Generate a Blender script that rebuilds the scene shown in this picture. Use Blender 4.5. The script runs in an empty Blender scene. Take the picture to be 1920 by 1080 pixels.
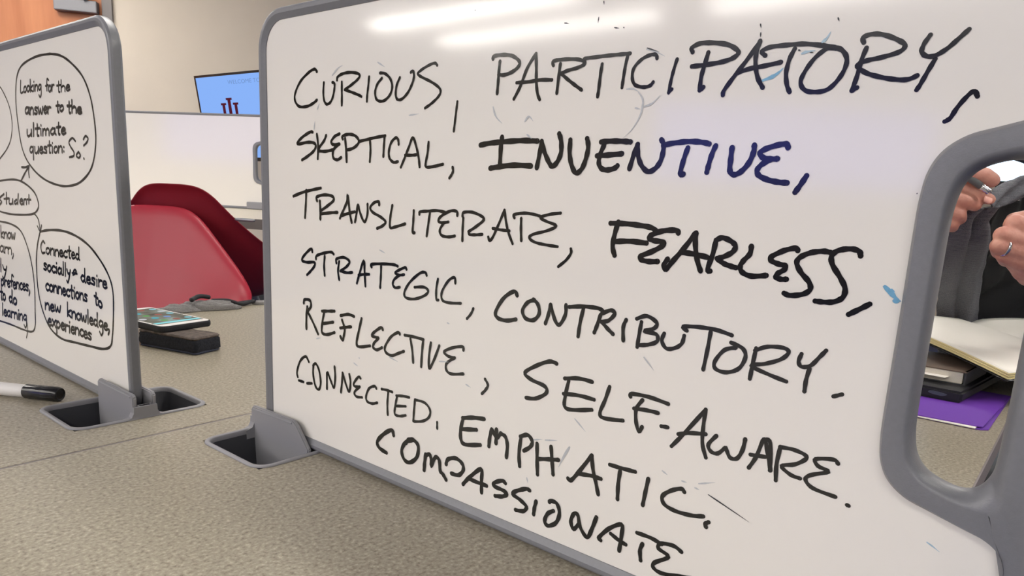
import bpy, bmesh, math, random
from mathutils import Vector, Matrix, noise
PI = math.pi
C = bpy.context.scene.collection
random.seed(7)
# ---------------------------------------------------------------- camera
F_PX, CY, PITCH, ROLL, YAW, CAM_H = 1332.22, 640.14, 0.205732, 0.050594, 0.888368, 0.288408
fwd = Vector((math.sin(YAW)*math.cos(PITCH), math.cos(YAW)*math.cos(PITCH), -math.sin(PITCH)))
r0 = Vector((math.cos(YAW), -math.sin(YAW), 0)); u0 = r0.cross(fwd)
cr, sr = math.cos(ROLL), math.sin(ROLL)
RT = r0*cr + u0*sr; UP = -r0*sr + u0*cr
CAM = Vector((0, 0, CAM_H))
cd = bpy.data.cameras.new('camera'); cam = bpy.data.objects.new('camera', cd); C.objects.link(cam)
cam.matrix_world = Matrix(((RT.x, UP.x, -fwd.x, 0), (RT.y, UP.y, -fwd.y, 0), (RT.z, UP.z, -fwd.z, CAM_H), (0, 0, 0, 1)))
cd.sensor_width = 36; cd.lens = 36*F_PX/1920; cd.shift_y = (CY-540)/1920; cd.clip_start = .02; cd.clip_end = 60
bpy.context.scene.camera = cam
# ---------------------------------------------------------------- world and exposure
w = bpy.data.worlds.new('world'); bpy.context.scene.world = w; w.use_nodes = True
w.node_tree.nodes['Background'].inputs[0].default_value = (.9, .93, 1, 1)
w.node_tree.nodes['Background'].inputs[1].default_value = .25
vs = bpy.context.scene.view_settings
vs.view_transform = 'Standard'; vs.look = 'None'; vs.gamma = 1; vs.use_curve_mapping = False
vs.exposure = 0.0
LIGHT = 56.0            # radiance of the ceiling tubes
FLOOR_Z, CEIL_Z = -.64, 1.95
# ---------------------------------------------------------------- projection helpers (measuring only: pixel of the photo -> point on a known plane)
def ray(x, y): return fwd + RT*((x-960)/F_PX) - UP*((y-CY)/F_PX)
def at_x(x, y, c): d = ray(x, y); return CAM + d*(c/d.x)
def at_z(x, y, c): d = ray(x, y); return CAM + d*((c-CAM_H)/d.z)
def at_d(x, y, t): return CAM + ray(x, y)*t
def at_plane(x, y, o, n): d = ray(x, y); return CAM + d*((o-CAM).dot(n)/d.dot(n))
# ---------------------------------------------------------------- colours and materials
def lin(c): return tuple((v/255/12.92 if v/255 <= .04045 else ((v/255+.055)/1.055)**2.4) for v in c)
def mat(name, rgb, rough=.5, metal=0, spec=.5, var=0, scale=40, bump=0, bscale=200, emit=0, coat=0, sheen=0):
    m = bpy.data.materials.new(name); m.use_nodes = True; nt = m.node_tree; b = nt.nodes['Principled BSDF']
    c = (*lin(rgb), 1); b.inputs['Base Color'].default_value = c
    b.inputs['Roughness'].default_value = rough; b.inputs['Metallic'].default_value = metal
    b.inputs['Specular IOR Level'].default_value = spec; b.inputs['Coat Weight'].default_value = coat
    b.inputs['Sheen Weight'].default_value = sheen
    tc = nt.nodes.new('ShaderNodeTexCoord')
    if var:
        n = nt.nodes.new('ShaderNodeTexNoise'); n.inputs['Scale'].default_value = scale; n.inputs['Detail'].default_value = 4
        r = nt.nodes.new('ShaderNodeMapRange'); r.inputs[1].default_value = .3; r.inputs[2].default_value = .7
        r.inputs[3].default_value = 1-var; r.inputs[4].default_value = 1+var
        h = nt.nodes.new('ShaderNodeHueSaturation'); h.inputs['Color'].default_value = c
        nt.links.new(tc.outputs['Object'], n.inputs['Vector']); nt.links.new(n.outputs[0], r.inputs[0])
        nt.links.new(r.outputs[0], h.inputs['Value']); nt.links.new(h.outputs[0], b.inputs['Base Color'])
    if bump:
        n = nt.nodes.new('ShaderNodeTexNoise'); n.inputs['Scale'].default_value = bscale
        bp = nt.nodes.new('ShaderNodeBump'); bp.inputs['Strength'].default_value = bump; bp.inputs['Distance'].default_value = .001
        nt.links.new(tc.outputs['Object'], n.inputs['Vector']); nt.links.new(n.outputs[0], bp.inputs['Height']); nt.links.new(bp.outputs[0], b.inputs['Normal'])
    if emit:
        b.inputs['Emission Color'].default_value = c; b.inputs['Emission Strength'].default_value = emit
    return m
M = {}
M['wall'] = mat('wall_paint', (224, 213, 196), .75, var=.03, scale=3, bump=.15, bscale=300)
M['ceiling'] = mat('ceiling_tile', (232, 230, 224), .9, var=.04, scale=60)
M['floor'] = mat('carpet', (58, 66, 100), .95, var=.25, scale=120, bump=.5, bscale=400)
M['board'] = mat('whiteboard_face', (238, 235, 229), .092, spec=.5)
M['frame'] = mat('grey_plastic', (122, 123, 128), .38, var=.03, scale=300, bump=.12, bscale=1200)
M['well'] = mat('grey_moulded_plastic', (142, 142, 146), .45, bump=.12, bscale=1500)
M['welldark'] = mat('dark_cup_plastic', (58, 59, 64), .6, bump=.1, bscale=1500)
M['edge'] = mat('edge_band', (130, 124, 124), .5)
M['ink'] = mat('black_ink', (13, 12, 9), .14, var=.5, scale=90, spec=.55)
M['smudge'] = mat('erased_ink', (186, 190, 194), .35, var=.08, scale=700)
M['blueink'] = mat('blue_ink', (112, 170, 205), .35, var=.1, scale=500)
M['paleink'] = mat('pale_blue_ink', (160, 188, 204), .35, var=.1, scale=500)
M['metal'] = mat('painted_metal', (150, 152, 155), .35, metal=.6)
M['chrome'] = mat('chrome', (215, 215, 218), .15, metal=1)
M['black'] = mat('black_plastic', (16, 16, 18), .25)
M['blackmat'] = mat('black_rubber', (24, 25, 30), .6, bump=.3, bscale=400)
M['white'] = mat('white_plastic', (240, 238, 236), .35)
M['red'] = mat('red_shell_plastic', (152, 30, 48), .42, bump=.1, bscale=700)
M['redshade'] = mat('shaded_red_shell_plastic', (128, 22, 36), .45, bump=.1, bscale=700)  # same red shell plastic, darkened: the chair's shade is in the base colour
M['purple'] = mat('purple_card', (112, 62, 172), .5, bump=.1, bscale=500)
M['paper'] = mat('paper', (250, 247, 238), .7)
M['cream'] = mat('cream_paper', (236, 222, 168), .7)
M['pageblock'] = mat('page_block', (222, 216, 204), .7, var=.06, scale=900)
M['brown'] = mat('brown_cover', (104, 88, 76), .55, var=.12, scale=80)
M['shirt'] = mat('black_shirt', (13, 14, 17), .9, bump=.3, bscale=300, sheen=.0)
M['pen'] = mat('grey_pen_barrel', (96, 98, 98), .3)
M['blind'] = mat('dark_grey', (58, 60, 64), .6)

def laminate():
    m = bpy.data.materials.new('speckled_laminate'); m.use_nodes = True; nt = m.node_tree; b = nt.nodes['Principled BSDF']
    tc = nt.nodes.new('ShaderNodeTexCoord')
    n = nt.nodes.new('ShaderNodeTexNoise'); n.inputs['Scale'].default_value = 260; n.inputs['Detail'].default_value = 3; n.inputs['Roughness'].default_value = .6
    r = nt.nodes.new('ShaderNodeValToRGB'); cs = [(.30, (112, 104, 89)), (.44, (146, 138, 121)), (.56, (158, 151, 134)), (.72, (188, 181, 164))]
    while len(r.color_ramp.elements) < 4: r.color_ramp.elements.new(.5)
    for e, (p_, c_) in zip(r.color_ramp.elements, cs): e.position = p_; e.color = (*lin(c_), 1)
    nt.links.new(tc.outputs['Object'], n.inputs['Vector']); nt.links.new(n.outputs[0], r.inputs[0]); nt.links.new(r.outputs[0], b.inputs['Base Color'])
    b.inputs['Roughness'].default_value = .36
    return m
M['laminate'] = laminate()

def wood():
    m = bpy.data.materials.new('door_veneer'); m.use_nodes = True; nt = m.node_tree; b = nt.nodes['Principled BSDF']
    tc = nt.nodes.new('ShaderNodeTexCoord'); mp = nt.nodes.new('ShaderNodeMapping'); mp.inputs['Scale'].default_value = (1, 1, .08)
    n = nt.nodes.new('ShaderNodeTexNoise'); n.inputs['Scale'].default_value = 14; n.inputs['Detail'].default_value = 5
    r = nt.nodes.new('ShaderNodeValToRGB'); r.color_ramp.elements[0].position = .35; r.color_ramp.elements[1].position = .65
    r.color_ramp.elements[0].color = (*lin((184, 112, 68)), 1); r.color_ramp.elements[1].color = (*lin((204, 132, 86)), 1)
    nt.links.new(tc.outputs['Object'], mp.inputs[0]); nt.links.new(mp.outputs[0], n.inputs['Vector']); nt.links.new(n.outputs[0], r.inputs[0]); nt.links.new(r.outputs[0], b.inputs['Base Color'])
    b.inputs['Roughness'].default_value = .4
    return m
M['wood'] = wood()

def woven(name, a, b_, scale=900):
    m = bpy.data.materials.new(name); m.use_nodes = True; nt = m.node_tree; b = nt.nodes['Principled BSDF']
    tc = nt.nodes.new('ShaderNodeTexCoord')
    w1 = nt.nodes.new('ShaderNodeTexWave'); w1.inputs['Scale'].default_value = scale/6; w1.bands_direction = 'Z'; w1.inputs['Distortion'].default_value = 1.5
    n = nt.nodes.new('ShaderNodeTexNoise'); n.inputs['Scale'].default_value = scale; n.inputs['Detail'].default_value = 3
    mx = nt.nodes.new('ShaderNodeMath'); mx.operation = 'MULTIPLY_ADD'; mx.inputs[1].default_value = .35
    r = nt.nodes.new('ShaderNodeValToRGB'); r.color_ramp.elements[0].position = .35; r.color_ramp.elements[1].position = .85
    r.color_ramp.elements[0].color = (*lin(a), 1); r.color_ramp.elements[1].color = (*lin(b_), 1)
    nt.links.new(tc.outputs['Object'], w1.inputs['Vector']); nt.links.new(tc.outputs['Object'], n.inputs['Vector'])
    nt.links.new(w1.outputs[1], mx.inputs[0]); nt.links.new(n.outputs[0], mx.inputs[2]); nt.links.new(mx.outputs[0], r.inputs[0]); nt.links.new(r.outputs[0], b.inputs['Base Color'])
    b.inputs['Roughness'].default_value = .9
    return m
M['jacket'] = woven('grey_woven_wool', (40, 43, 52), (110, 111, 116))
M['bag'] = woven('grey_canvas', (92, 90, 90), (140, 138, 136), 700)

def skin():
    m = mat('skin', (214, 150, 128), .5); nt = m.node_tree; b = nt.nodes['Principled BSDF']
    b.inputs['Subsurface Weight'].default_value = .12; b.inputs['Subsurface Radius'].default_value = (.01, .004, .002); b.inputs['Subsurface Scale'].default_value = 1
    tc = nt.nodes.new('ShaderNodeTexCoord'); n = nt.nodes.new('ShaderNodeTexNoise'); n.inputs['Scale'].default_value = 55; n.inputs['Detail'].default_value = 5
    r = nt.nodes.new('ShaderNodeValToRGB'); r.color_ramp.elements[0].position = .3; r.color_ramp.elements[1].position = .7
    r.color_ramp.elements[0].color = (*lin((178, 118, 104)), 1); r.color_ramp.elements[1].color = (*lin((204, 150, 132)), 1)
    n2 = nt.nodes.new('ShaderNodeTexNoise'); n2.inputs['Scale'].default_value = 260; n2.inputs['Detail'].default_value = 4
    bp = nt.nodes.new('ShaderNodeBump'); bp.inputs['Strength'].default_value = .45; bp.inputs['Distance'].default_value = .0012
    for x in (n, n2): nt.links.new(tc.outputs['Object'], x.inputs['Vector'])
    nt.links.new(n.outputs[0], r.inputs[0]); nt.links.new(r.outputs[0], b.inputs['Base Color']); nt.links.new(n2.outputs[0], bp.inputs['Height']); nt.links.new(bp.outputs[0], b.inputs['Normal'])
    return m
M['skin'] = skin()

def emitter(name, rgb, s):
    m = bpy.data.materials.new(name); m.use_nodes = True; nt = m.node_tree; nt.nodes.remove(nt.nodes['Principled BSDF'])
    e = nt.nodes.new('ShaderNodeEmission'); e.inputs[0].default_value = (*lin(rgb), 1); e.inputs[1].default_value = s
    nt.links.new(e.outputs[0], nt.nodes['Material Output'].inputs[0]); return m
M['tube'] = emitter('ceiling_tube', (255, 249, 241), LIGHT)
M['screen'] = emitter('blue_slide', (140, 182, 252), .97)
M['slidegrey'] = emitter('slide_lettering', (118, 152, 208), .9)
M['slidered'] = emitter('slide_crimson', (92, 34, 50), .8)
M['bright'] = emitter('bright_screen', (205, 232, 255), 3.0)
M['violet'] = emitter('lilac_slide', (118, 124, 255), 2.9)
# ---------------------------------------------------------------- mesh helpers
def finish(name, bm, m, parent=None, smooth=False, recalc=True, label=None, sharp=None):
    if recalc: bmesh.ops.recalc_face_normals(bm, faces=bm.faces)
    if sharp:
        for e in bm.edges:
            if len(e.link_faces) == 2 and e.calc_face_angle(0) > math.radians(sharp): e.smooth = False
    me = bpy.data.meshes.new(name); bm.to_mesh(me); bm.free()
    o = bpy.data.objects.new(name, me); C.objects.link(o)
    for x in (m if isinstance(m, (list, tuple)) else [m]): me.materials.append(x)
    if smooth:
        for p_ in me.polygons: p_.use_smooth = True
    if parent: o.parent = parent
    if label: o['label'] = label
    return o
def thing(name, label, cat, group=None, loc=(0, 0, 0)):
    o = bpy.data.objects.new(name, None); C.objects.link(o); o['label'] = label; o['category'] = cat; o.empty_display_size = .05
    o.location = loc
    if group: o['group'] = group
    return o
def attach(root):
    # children were modelled in world coordinates: keep them there
    bpy.context.view_layer.update()
    for c in root.children: c.matrix_parent_inverse = root.matrix_world.inverted()
def tag(o, label, cat, group=None):
    o['label'] = label; o['category'] = cat
    if group: o['group'] = group
    return o
def struct(o): o['kind'] = 'structure'; return o
def box(bm, lo, hi, mtx=None, bev=0):
    vs_ = [Vector((x, y, z)) for x in (lo[0], hi[0]) for y in (lo[1], hi[1]) for z in (lo[2], hi[2])]
    if mtx: vs_ = [mtx @ v for v in vs_]
    v = [bm.verts.new(q) for q in vs_]
    fs = [bm.faces.new([v[i] for i in f]) for f in ((0, 1, 3, 2), (4, 6, 7, 5), (0, 4, 5, 1), (2, 3, 7, 6), (0, 2, 6, 4), (1, 5, 7, 3))]
    if bev:
        es = list({e for f in fs for e in f.edges}); bmesh.ops.recalc_face_normals(bm, faces=fs)
        bmesh.ops.bevel(bm, geom=es, offset=bev, segments=2, profile=.5, affect='EDGES')
def cat_rom(pts, n=6, closed=False):
    P = [Vector(p_) for p_ in pts]; out = []; N = len(P)
    if N < 3 and not closed:
        return [P[0].lerp(P[-1], i/n) for i in range(n+1)] if N == 2 else P
    rng = range(N if closed else N-1)
    for i in rng:
        g = (lambda k: P[k % N]) if closed else (lambda k: P[max(0, min(N-1, k))])
        a, b, c, d = g(i-1), g(i), g(i+1), g(i+2)
        for j in range(n):
            t = j/n
            out.append(.5*((2*b)+(c-a)*t+(2*a-5*b+4*c-d)*t*t+(3*b-a-3*c+d)*t*t*t))
    if not closed: out.append(P[-1])
    return out
def grid(bm, rows, closed_u=False, closed_v=False, mi=0):
    V = [[bm.verts.new(q) for q in r] for r in rows]; R_, K = len(V), len(V[0])
    for i in range(R_ if closed_v else R_-1):
        for j in range(K if closed_u else K-1):
            a, b, c, d = V[i][j], V[i][(j+1) % K], V[(i+1) % R_][(j+1) % K], V[(i+1) % R_][j]
            try: f = bm.faces.new((a, b, c, d)); f.material_index = mi
            except ValueError: pass
    return V
def tube(bm, pts, rad, seg=12, caps=True):
    pts = [Vector(q) for q in pts]; n = len(pts)
    rad = rad if isinstance(rad, (list, tuple)) else [rad]*n
    t0 = (pts[1]-pts[0]).normalized(); ref = Vector((0, 0, 1)) if abs(t0.z) < .9 else Vector((1, 0, 0)); a = t0.cross(ref).normalized()
    rows = []
    for i in range(n):
        t = (pts[min(i+1, n-1)]-pts[max(i-1, 0)]).normalized(); a = (a - t*a.dot(t)).normalized(); b = t.cross(a)
        rows.append([pts[i]+(a*math.cos(2*PI*k/seg)+b*math.sin(2*PI*k/seg))*rad[i] for k in range(seg)])
    V = grid(bm, rows, closed_u=True)
    if caps: bm.faces.new(V[0]); bm.faces.new(V[-1])
def rrect(x0, y0, x1, y1, r, n=6):
    rs = r if isinstance(r, (list, tuple)) else (r,)*4   # radii at (x0,y0) (x1,y0) (x1,y1) (x0,y1)
    out = []
    for (cx, cy, a0, q) in ((x0+rs[0], y0+rs[0], PI, rs[0]), (x1-rs[1], y0+rs[1], 1.5*PI, rs[1]), (x1-rs[2], y1-rs[2], 0, rs[2]), (x0+rs[3], y1-rs[3], .5*PI, rs[3])):
        for k in range(n+1):
            t = a0+.5*PI*k/n; out.append((cx+q*math.cos(t), cy+q*math.sin(t)))
    return out
def prism(bm, poly, f0, f1, mi=0):
    a = [bm.verts.new(f0(*q)) for q in poly]; b = [bm.verts.new(f1(*q)) for q in poly]; n = len(a)
    bm.faces.new(a).material_index = mi; bm.faces.new(b[::-1]).material_index = mi
    for i in range(n): bm.faces.new((a[i], a[(i+1) % n], b[(i+1) % n], b[i])).material_index = mi

# ================================================================ THE ROOM
# room axes: U along the far wall, N away from the camera
U = Vector((.80, -.60, 0)); N_ = Vector((.60, .80, 0))
def room(u, n, z): return U*u + N_*n + Vector((0, 0, z))
RM = Matrix(((U.x, N_.x, 0, 0), (U.y, N_.y, 0, 0), (0, 0, 1, 0), (0, 0, 0, 1)))
UL, UR, NB, NF = -9.6, 4.6, -6.2, 5.6
def slab(name, lo, hi, m):
    bm = bmesh.new(); box(bm, lo, hi, RM); return struct(finish(name, bm, m))
slab('floor', (UL, NB, FLOOR_Z-.1), (UR, NF, FLOOR_Z), M['floor'])
slab('ceiling', (UL, NB, CEIL_Z), (UR, NF, CEIL_Z+.1), M['ceiling'])
slab('wall_left', (UL-.1, NB, FLOOR_Z), (UL, NF, CEIL_Z), M['wall'])
slab('wall_right', (UR, NB, FLOOR_Z), (UR+.1, NF, CEIL_Z), M['wall'])
slab('wall_back', (UL, NB-.1, FLOOR_Z), (UR, NB, CEIL_Z), M['wall'])
# far wall with its door opening
DU0, DU1, DTOP = -2.47, -1.53, 1.50
bm = bmesh.new()
box(bm, (UL, NF, FLOOR_Z), (DU0-.055, NF+.1, CEIL_Z), RM); box(bm, (DU1+.06, NF, FLOOR_Z), (UR, NF+.1, CEIL_Z), RM); box(bm, (DU0-.055, NF, DTOP+.06), (DU1+.06, NF+.1, CEIL_Z), RM)
struct(finish('wall_far', bm, M['wall']))
bm = bmesh.new()
box(bm, (UL, NF-.012, FLOOR_Z), (DU0-.06, NF, FLOOR_Z+.1), RM, .002); box(bm, (DU1+.065, NF-.012, FLOOR_Z), (UR, NF, FLOOR_Z+.1), RM, .002)
struct(finish('baseboard_far', bm, M['blind']))
M['doorframe'] = mat('door_frame_paint', (126, 120, 118), .45)
dr = bpy.data.objects.new('door_1', None); C.objects.link(dr); dr['kind'] = 'structure'; dr.location = room(DU0, NF, FLOOR_Z)
bm = bmesh.new(); box(bm, (DU0, NF-.005, FLOOR_Z+.01), (DU1, NF+.04, DTOP), RM, .002); finish('door_leaf', bm, M['wood'], dr)
bm = bmesh.new()
for a, b, c, d in ((DU0-.06, DU0-.003, FLOOR_Z, DTOP+.06), (DU1+.004, DU1+.066, FLOOR_Z, DTOP+.06), (DU0-.003, DU1+.004, DTOP+.004, DTOP+.06)): box(bm, (a, NF-.025, c), (b, NF+.1, d), RM, .003)
finish('door_frame', bm, M['doorframe'], dr)
bm = bmesh.new(); box(bm, (-1.80, NF-.065, 1.31), (-1.545, NF-.006, 1.385), RM, .006); finish('door_closer', bm, mat('closer_grey', (132, 132, 136), .4, metal=.3), dr)
bm = bmesh.new(); box(bm, (-1.79, NF-.09, 1.42), (-1.56, NF-.07, 1.435), RM, .003); box(bm, (-1.62, NF-.088, 1.38), (-1.60, NF-.03, 1.43), RM, .003); finish('closer_arm', bm, M['metal'], dr)
for hz in (1.06, .1, -.5):
    bm = bmesh.new(); tube(bm, [room(-1.53, NF-.012, hz), room(-1.53, NF-.012, hz+.11)], .008, 10); box(bm, (-1.545, NF-.007, hz), (-1.515, NF-.003, hz+.11), RM); finish('hinge', bm, M['chrome'], dr)
bm = bmesh.new(); tube(bm, [room(-2.40, NF-.005, .3), room(-2.40, NF-.06, .3), room(-2.29, NF-.06, .3)], .009, 10); tube(bm, [room(-2.40, NF-.004, .3), room(-2.40, NF-.014, .3)], .025, 16); finish('door_handle', bm, M['chrome'], dr)
attach(dr)
# ceiling light strips, running with the table direction Y
def strip(x, y0, y1, label, wd=.11):
    t = thing('ceiling_light', label, 'light', 'strip lights on the ceiling', (x, (y0+y1)/2, CEIL_Z))
    bm = bmesh.new(); box(bm, (x-wd/2-.03, y0-.03, CEIL_Z-.04), (x+wd/2+.03, y1+.03, CEIL_Z), None, .006); finish('housing', bm, M['metal'], t)
    bm = bmesh.new(); box(bm, (x-wd/2, y0, CEIL_Z-.05), (x+wd/2, y1, CEIL_Z-.03)); finish('diffuser', bm, M['tube'], t)
    attach(t)
for x, a, b, where in ((-5.12, 3.4, 6.1, 'leftmost ceiling strip light, mirrored highest in the large board'), (-4.22, 3.6, 6.2, 'ceiling strip light mirrored at the top edge of the large board'),
                (-5.12, .2, 2.9, 'added leftmost ceiling strip light, unseen, level with the left board'), (-4.22, .4, 3.1, 'added second ceiling strip light, unseen, level with the left board'),  # added unseen strips at a low angle, brightening the board faces
                (-4.22, -2.6, -.9, 'added short ceiling strip light, unseen, behind the camera at left'),  # likewise added out of view for the board faces
                (-2.6, .5, 4.0, 'unseen ceiling strip light added to brighten the left board'), (-1.9, -2.6, -.2, 'ceiling strip light behind the camera near the table end'), (-.3, 3.9, 5.6, 'unseen ceiling strip light added by the door'), (.9, .9, 2.1, 'ceiling strip light over the phone'),  # left-board and door strips are unseen additions for brightness there
                (1.3, 4.1, 5.3, 'unseen short ceiling strip light added over the monitor'), (1.1, -3.0, -.6, 'ceiling strip light behind the camera at right'), (3.2, -.8, 1.4, 'ceiling strip light over the person')):  # monitor strip added, unseen, to brighten the far wall
    strip(x, a, b, where)

# ================================================================ TABLES WITH CABLE WELLS
XM, YM = .438067, .723696      # face plane and far end of the big whiteboard
XL, YL = .352943, .878051      # face plane and near end of the left whiteboard
XC1, XC2 = XM+.007, XL+.007    # mid planes
TX0, TX1 = -.95, 1.62
T1 = (.066, .7902); T2 = (.7948, 1.5375)
W1 = (XC1-.076, .6235, XC1+.076, .7385); W2 = (XC2-.078, .8600, XC2+.078, .9720)   # wells x0,y0,x1,y1
def table(y0, y1, wl, label, zt=0., mtx=None):
    tb = thing('table', label, 'table', None, ((TX0+TX1)/2, (y0+y1)/2, FLOOR_Z))
    bm = bmesh.new(); th = .028
    hx0, hy0, hx1, hy1 = wl
    for lo, hi in (((TX0, y0), (hx0, y1)), ((hx1, y0), (TX1, y1)), ((hx0, y0), (hx1, hy0)), ((hx0, hy1), (hx1, y1))):
        v = [bm.verts.new((x, y, 0)) for x, y in ((lo[0], lo[1]), (hi[0], lo[1]), (hi[0], hi[1]), (lo[0], hi[1]))]; bm.faces.new(v)
    bmesh.ops.remove_doubles(bm, verts=bm.verts, dist=1e-5)
    r = bmesh.ops.extrude_face_region(bm, geom=bm.faces[:]); bmesh.ops.translate(bm, verts=[g for g in r['geom'] if isinstance(g, bmesh.types.BMVert)], vec=(0, 0, -th))
    finish('tabletop', bm, M['laminate'], tb)
    bm = bmesh.new()
    for lo, hi in (((TX0, y0-.0021), (TX1, y0-.0001)), ((TX0, y1+.0001), (TX1, y1+.0021)), ((TX0-.0015, y0-.0021), (TX0-.0001, y1+.0021)), ((TX1+.0001, y0-.0021), (TX1+.0015, y1+.0021))):
        box(bm, (*lo, -th), (*hi, -.0004))
    finish('edge_band', bm, M['edge'], tb)
    for x in (TX0+.2, TX1-.2):
        bm = bmesh.new(); tube(bm, [(x, (y0+y1)/2, -th), (x, (y0+y1)/2, FLOOR_Z+.03)], .03, 16); box(bm, (x-.03, y0+.06, FLOOR_Z), (x+.03, y1-.06, FLOOR_Z+.03), None, .008); box(bm, (x-.02, y0+.1, -th-.03), (x+.02, y1-.1, -th), None, .004)
        finish('leg', bm, M['metal'], tb, label=None)
    attach(tb); return tb
table(*T1, W1, 'near speckled beige laminate table carrying the large lettered whiteboard')
table(*T2, W2, 'speckled beige laminate table behind the seam, with phone and eraser on it')

def holder(wl, xc, closed, label):
    """cable well with a moulded clamp; 'closed' = +1 when the clamp's closed end is at high y, -1 at low y"""
    t = thing('board_holder', label, 'holder', None, (xc, (wl[1]+wl[3])/2, 0))
    x0, y0, x1, y1 = wl; rc = .016
    # rim
    bm = bmesh.new(); rows = []
    for ins, z in ((-.0035, .0001), (-.0035, .0012), (-.002, .0022), (.001, .0022), (.0022, .0012), (.0022, -.004)):
        rows.append([Vector((x, y, z)) for x, y in rrect(x0+ins, y0+ins, x1-ins, y1-ins, rc-ins if ins < 0 else rc-ins*.5, 6)])
    grid(bm, rows, closed_u=True); finish('rim', bm, M['well'], t, True)
    # cup
    bm = bmesh.new(); rows = []
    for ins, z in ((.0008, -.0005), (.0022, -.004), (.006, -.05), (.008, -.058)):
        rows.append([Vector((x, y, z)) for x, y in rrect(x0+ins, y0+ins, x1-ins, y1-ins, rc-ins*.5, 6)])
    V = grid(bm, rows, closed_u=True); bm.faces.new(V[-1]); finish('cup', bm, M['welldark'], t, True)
    # clamp plates
    ya, yb = (y1+.004, y0+.001) if closed > 0 else (y0-.001, y1-.002)      # closed end, open end
    s = 1 if yb > ya else -1
    for side in (-1, 1):
        bm = bmesh.new()
        pl = [(0, -.05), (0, .024), (.0035, .0285), (.084, .0305), (.092, .026), (.1135, .003), (.113, -.05)] if closed > 0 else \
             [(0.0, -.05), (0.0, .0262), (.0045, .0303), (.0985, .0310), (.1025, .0275), (.1045, .002), (.1045, -.05)]
        prism(bm, pl, lambda p_, z: Vector((xc+side*.0088, ya+s*p_, z)), lambda p_, z: Vector((xc+side*.0138, ya+s*p_, z)))
        bmesh.ops.recalc_face_normals(bm, faces=bm.faces)
        bmesh.ops.bevel(bm, geom=bm.edges[:], offset=.0013, segments=2, affect='EDGES')
        # raised lip along the plate's upper edge
        lip = [(p_+(.0015 if i == 0 else -.0005), z) for i, (p_, z) in enumerate(pl[2:4])]
        pts = [Vector((xc+side*.0138, ya+s*p_, z-.004)) for p_, z in lip]
        if side < 0: tube(bm, pts, .0011, 8)
        finish('clamp_plate', bm, M['well'], t)
    # closed end and slot floor
    bm = bmesh.new(); e0, e1 = sorted((ya, ya+s*.006))
    pl = [(-.0092, -.05), (-.0092, .0185), (-.0068, .0150), (.0068, .0150), (.0092, .0185), (.0092, -.05)]
    prism(bm, pl, lambda q, z: Vector((xc+q, e0, z)), lambda q, z: Vector((xc+q, e1, z)))
    bmesh.ops.recalc_face_normals(bm, faces=bm.faces); bmesh.ops.bevel(bm, geom=bm.edges[:], offset=.001, segments=2, affect='EDGES')
    # foot flange joining the clamp to the rim
    f0, f1 = sorted((ya+s*-.002, ya+s*.007))
    prism(bm, [(-.024, 0.0005), (-.0165, .003), (-.0140, .008), (-.0137, .0150), (.0137, .0150), (.0140, .008), (.0165, .003), (.024, 0.0005), (.024, -.01), (-.024, -.01)], lambda q, z: Vector((xc+q, f0, z)), lambda q, z: Vector((xc+q, f1, z)))
    finish('end_stop', bm, M['well'], t)
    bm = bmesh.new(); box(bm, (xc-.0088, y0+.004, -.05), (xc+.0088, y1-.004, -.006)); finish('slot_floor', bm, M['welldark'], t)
    attach(t)
holder(W1, XC1, 1, 'grey moulded board holder gripping the large lettered whiteboard')
holder(W2, XC2, -1, 'grey moulded board holder gripping the whiteboard with bubble notes')

# ================================================================ WHITEBOARDS
LB, HB = YM, .4612
def handle_loops():
    zc = .229
    outer = [(.081, .229), (.081, .178), (.0805, .160), (.0785, .147), (.073, .1365), (.063, .1290), (.050, .1250), (.034, .1205), (.022, .117), (.0145, .1115), (.0110, .103), (.0100, .090), (.0004, .088), (.0003, .115), (.0003, .150), (.0003, .190), (.0003, .229)]
    hole = [(.0650, .229), (.0650, .190), (.0648, .176), (.0642, .166), (.0622, .156), (.0585, .1492), (.0535, .1450), (.0455, .1420), (.0385, .1412), (.0325, .1430), (.0287, .1468), (.0265, .1510), (.0253, .1550), (.0246, .1600), (.0242, .1720), (.0240, .1950), (.0240, .229)]
    def full(L): return L + [(a, 2*zc-z) for a, z in L[-2:0:-1]]
    o = cat_rom([(a, z, 0) for a, z in full(outer)], 5, True); h = cat_rom([(a, z, 0) for a, z in full(hole)], 5, True)
    return [(min(LB, LB-q.x), q.y) for q in o], [(LB-q.x, q.y) for q in h]
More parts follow.
